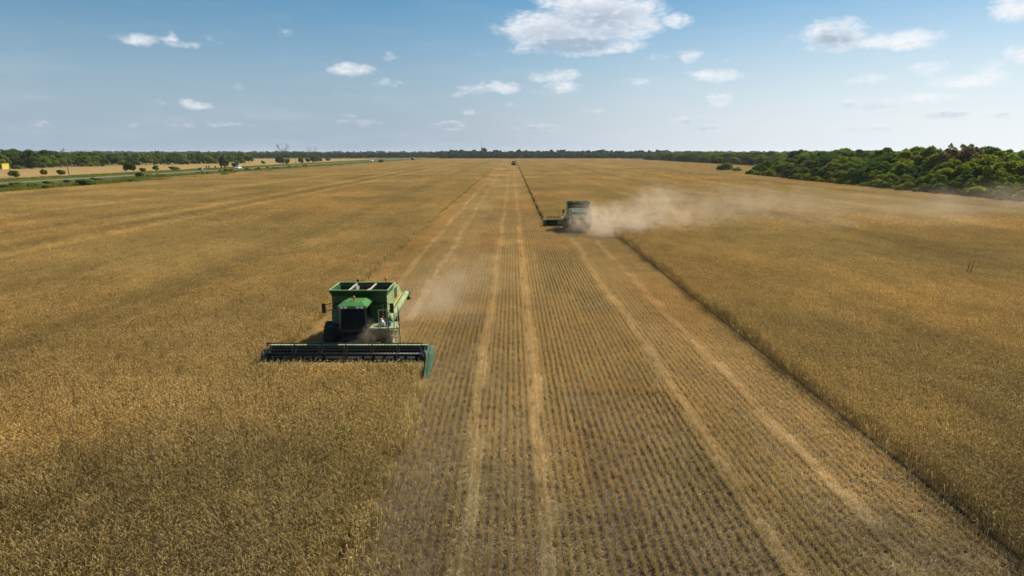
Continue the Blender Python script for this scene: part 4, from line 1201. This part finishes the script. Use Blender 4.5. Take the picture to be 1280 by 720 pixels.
mp = Vector((at_d(602, 1135), 1135, 0)); mr = empty('radio_mast', mp)
m = MB(); Hm = 27.0
for k in range(3):
    a = 2 * math.pi * k / 3; m.tube([(math.cos(a) * .5, math.sin(a) * .5, 0), (math.cos(a) * .35, math.sin(a) * .35, Hm)], .09, 5)
for j in range(26):
    a0, a1 = 2 * math.pi * j / 3, 2 * math.pi * (j + 1) / 3
    m.tube([(math.cos(a0) * .45, math.sin(a0) * .45, j * Hm / 26), (math.cos(a1) * .45, math.sin(a1) * .45, (j + 1) * Hm / 26)], .05, 4)
m.build('lattice', MAST, mr); MB().tube([(0, 0, Hm - .5), (0, 0, Hm + 3)], .06, 5).build('antenna', MAST, mr)
tag(mr, 'slim radio mast rising above the far tree line', 'mast')

hp = Vector((at_d(-4, 425), 425, 0)); hs_ = empty('yellow_house', hp)
hw = MB().box(-6, 4.2, 0, 6, 0, 3.3)
hwo = hw.build('wall', WALLY, hs_)
rfm = MB(); rfm.hexa([(-6.6, -.5, 3.3), (0.6, -.5, 3.3), (.6, 6.5, 3.3), (-6.6, 6.5, 3.3), (-6.6, 2.2, 4.7), (.6, 2.2, 4.7), (.6, 3.8, 4.7), (-6.6, 3.8, 4.7)]); rfm.build('roof', ROOFW, hs_)
MB().box(1.0, 4.4, -.15, 6.1, 3.302, 3.5).build('parapet', WALLY, hs_)
for x in (-4.5, -2, 1.6, 3.0): MB().box(x - .5, x + .5, -.02, .1, 1.1, 2.3).build('window', GLASS, hs_)
MB().box(-.6, .4, -.02, .1, .05, 2.2).build('door', POSTB, hs_)
MB().box(-6.4, -6.2, -2.2, -2.0, 0, 2.6).box(-6.6, .4, -2.4, -.5, 2.6, 2.72).box(.1, .3, -2.2, -2.0, 0, 2.6).build('porch', ROOFW, hs_)
tag(hs_, 'yellow house with pale roof at the left picture edge before the tree belt', 'house')

def car(px, py, label, sc=1.0, away=False):
    p = at(px, py); root = empty('car', p, 0 if not away else math.pi); root.scale = (sc, sc, sc)
    b = MB(); b.prism([(-2.15, .35), (-2.2, .62), (-2.05, .82), (-1.1, .95), (1.9, 1.0), (2.15, .9), (2.2, .4), (1.7, .28), (-1.7, .28)], -.88, .88)
    b.hexa([(-.82, -.95, .93), (.82, -.95, .93), (.82, 2.05, .98), (-.82, 2.05, .98), (-.66, -.25, 1.5), (.66, -.25, 1.5), (.66, 1.6, 1.52), (-.66, 1.6, 1.52)])
    bo = b.build('body', CARW, root, .06)
    g = MB()
    g.hexa([(-.68, -.9, 1.0), (.68, -.9, 1.0), (.68, -.86, 1.0), (-.68, -.86, 1.0), (-.58, -.33, 1.44), (.58, -.33, 1.44), (.58, -.29, 1.44), (-.58, -.29, 1.44)])
    g.build('windscreen', GLASS, root)
    MB().hexa([(-.68, 1.97, 1.05), (.68, 1.97, 1.05), (.68, 2.04, 1.05), (-.68, 2.04, 1.05), (-.58, 1.62, 1.44), (.58, 1.62, 1.44), (.58, 1.69, 1.44), (-.58, 1.69, 1.44)]).build('rear_window', GLASS, root)
    for sx in (-1, 1):
        x0, x1 = sorted((sx * .8, sx * .7)); x2, x3 = sorted((sx * .83, sx * .81))
        MB().hexa([(x2, -.6, 1.02), (x3, -.6, 1.02), (x3, 1.7, 1.04), (x2, 1.7, 1.04), (x0 if sx < 0 else x1 - .1, -.2, 1.42), (x0 + .1 if sx < 0 else x1, -.2, 1.42), (x0 + .1 if sx < 0 else x1, 1.45, 1.42), (x0 if sx < 0 else x1 - .1, 1.45, 1.42)]).build('side_window', GLASS, root)
        for y in (-1.35, 1.35):
            wl = MB(); wl.lathe_x([(-.1, .18), (-.11, .3), (-.07, .33), (.07, .33), (.11, .3), (.1, .18)], (sx * .8, y, .33), 20); wo = wl.build('wheel', RUBBER, root, 0, True)
            MB().lathe_x([(-.09, .001), (-.1, .19), (.1, .19), (.09, .001)], (sx * .8, y, .33), 16).build('rim', STEEL, wo)
        MB().box(sx * .6 - .14, sx * .6 + .14, -2.23, -2.15, .6, .74).build('headlight', LAMPG, root)
        MB().box(sx * .62 - .12, sx * .62 + .12, 2.16, 2.22, .68, .84).build('tail_light', TAIL, root)
    return tag(root, label, 'car')
car(297.5, 211.2, 'white car on the road beside the green roadside tree, nearest of the cars', 1.35)
car(464.5, 202.2, 'white car far down the road below the field end', 1.7)
car(516.5, 198.6, 'tiny white car at the far end of the road', 1.8)

# little things in the crop
for px, py, lean, lab in ((1209, 343, .35, 'darker thin weed stalk of two standing in the right wheat'), (1205, 343, .3, 'fainter thin weed stalk of two standing in the right wheat')):
    p = at(px, py + 10); o = MB().tube([(0, 0, 0), (lean * .5, 0, .9), (lean, 0, 1.75)], [.025, .04, .01], 6).build('weed_stalk', BARKD); o.location = p; tag(o, lab, 'weed')
p = at(430, 556); shrub(p.x, p.y, .68, 'y', 'small green weed patch growing in the wheat below the header', None, .9, 'weed')

# ------------------------------------------------------------------ drifting dust
def dust(name, lo, hi, blobs, gain, label, nscale=.35, col=(.86, .70, .50), stretch=(1, 1, 1)):
    lo, hi = Vector(lo), Vector(hi); c = (lo + hi) / 2
    o = MB().box(*[v for k in range(3) for v in (lo[k] - c[k], hi[k] - c[k])]).build(name, None)
    o.location = c
    m, t = new_mat(name + ' air')
    co = t.n('ShaderNodeTexCoord').outputs['Object']
    wn = t.n('ShaderNodeTexNoise', {'Scale': nscale * .6, 'Detail': 2.0}); t.put(wn.inputs['Vector'], co)
    cw = t.v('ADD', co, t.scalev(t.v('SUBTRACT', wn.outputs['Color'], (.5, .5, .5)), (2.6, 2.6, 1.8)))
    tot = None
    for (bx, by, bz, rx, ry, rz, a) in blobs:
        q = t.v('MULTIPLY', t.v('SUBTRACT', cw, (bx - c.x, by - c.y, bz - c.z)), (1 / rx, 1 / ry, 1 / rz))
        e = t.m('MULTIPLY', t.m('EXPONENT', t.m('MULTIPLY', t.v('DOT_PRODUCT', q, q), -1.0)), a)
        tot = e if tot is None else t.m('ADD', tot, e)
    ns = t.noise(t.scalev(cw, stretch), nscale, 4.0, .6)
    d = t.m('MULTIPLY', t.m('MULTIPLY', tot, t.m('MULTIPLY', t.ramp(ns, .38, .66, .02, 1.0), t.ramp(t.noise(cw, nscale * 3.2, 3.0, .6), .3, .65, .35, 1.25))), gain)
    d = t.m('MAXIMUM', t.m('SUBTRACT', d, gain * .012), 0.0)
    v = t.n('ShaderNodeVolumePrincipled', {'Color': (*col, 1), 'Density': d, 'Anisotropy': .25})
    t.n('ShaderNodeOutputMaterial', {'Volume': v.outputs[0]})
    o.data.materials.clear(); o.data.materials.append(m)
    return tag(o, label, 'dust', kind='stuff')
dust('dust', (5, 70, .02), (46, 102, 9.5),
     [(10.6, 85.0, 1.0, 2.4, 3.2, 1.7, 1.9), (13.3, 83.5, 1.2, 3.0, 3.6, 1.8, 1.4), (9.8, 86.4, 1.8, 1.8, 2.4, 1.5, .6), (16.5, 85.0, 3.0, 2.2, 3.2, 1.8, .42), (18.5, 86, 4.4, 2.4, 3.2, 1.5, .36),
      (20, 86, 2.0, 4.5, 5, 1.8, .24), (26, 88, 3.6, 6.5, 6, 2.0, .17), (35, 90, 4.0, 7.5, 6, 2.2, .09), (7.3, 90.5, .8, 2.2, 2.2, .8, .12)], .52,
     'pale dust cloud blowing off to the right behind the distant combine', .5)
dust('dust', (20, 66, .02), (112, 146, 10.0), [(50, 95, 2.0, 13, 12, 2.0, .4), (68, 103, 2.2, 13, 13, 2.2, .5), (87, 111, 2.0, 9, 10, 2.4, .8), (38, 92, 2.5, 9, 10, 2.2, .35)], .045, 'thin dust drifting low across the wheat towards the right wood', .09)
dust('dust', (-8.8, 31.85, .9), (-4.2, 33.6, 2.2), [(-7.1, 32.4, 1.15, .8, .5, .42, 1.0), (-6.2, 32.5, 1.4, .7, .5, .35, .5), (-5.6, 32.6, 1.05, .7, .5, .3, .35)], .9, 'dust swirling up in front of the near combine cab', 1.3)
dust('dust', (-7.0, 37.5, .02), (2.5, 58, 4.5), [(-6.1, 39.8, 1.0, 1.3, 2.0, .9, 1.0), (-5.0, 41.5, 1.2, 1.7, 2.8, 1.1, .8), (-3.8, 44.5, 1.5, 2.2, 4.5, 1.3, .5), (-2.2, 48, 1.3, 2.5, 5, 1.3, .25)], .17, 'dust trailing behind the near combine over the stubble', .45)

# ------------------------------------------------------------------ the air
hz = MB().box(-6020, 6020, -80, 9020, -1.1, 33).build('haze', None)
m, t = new_mat('summer haze')
v = t.n('ShaderNodeVolumePrincipled', {'Color': (.88, .92, 1.0, 1), 'Density': 0.00006, 'Anisotropy': .3})
t.n('ShaderNodeOutputMaterial', {'Volume': v.outputs[0]})
m.cycles.homogeneous_volume = True
hz.data.materials.clear(); hz.data.materials.append(m)
tag(hz, kind='stuff')
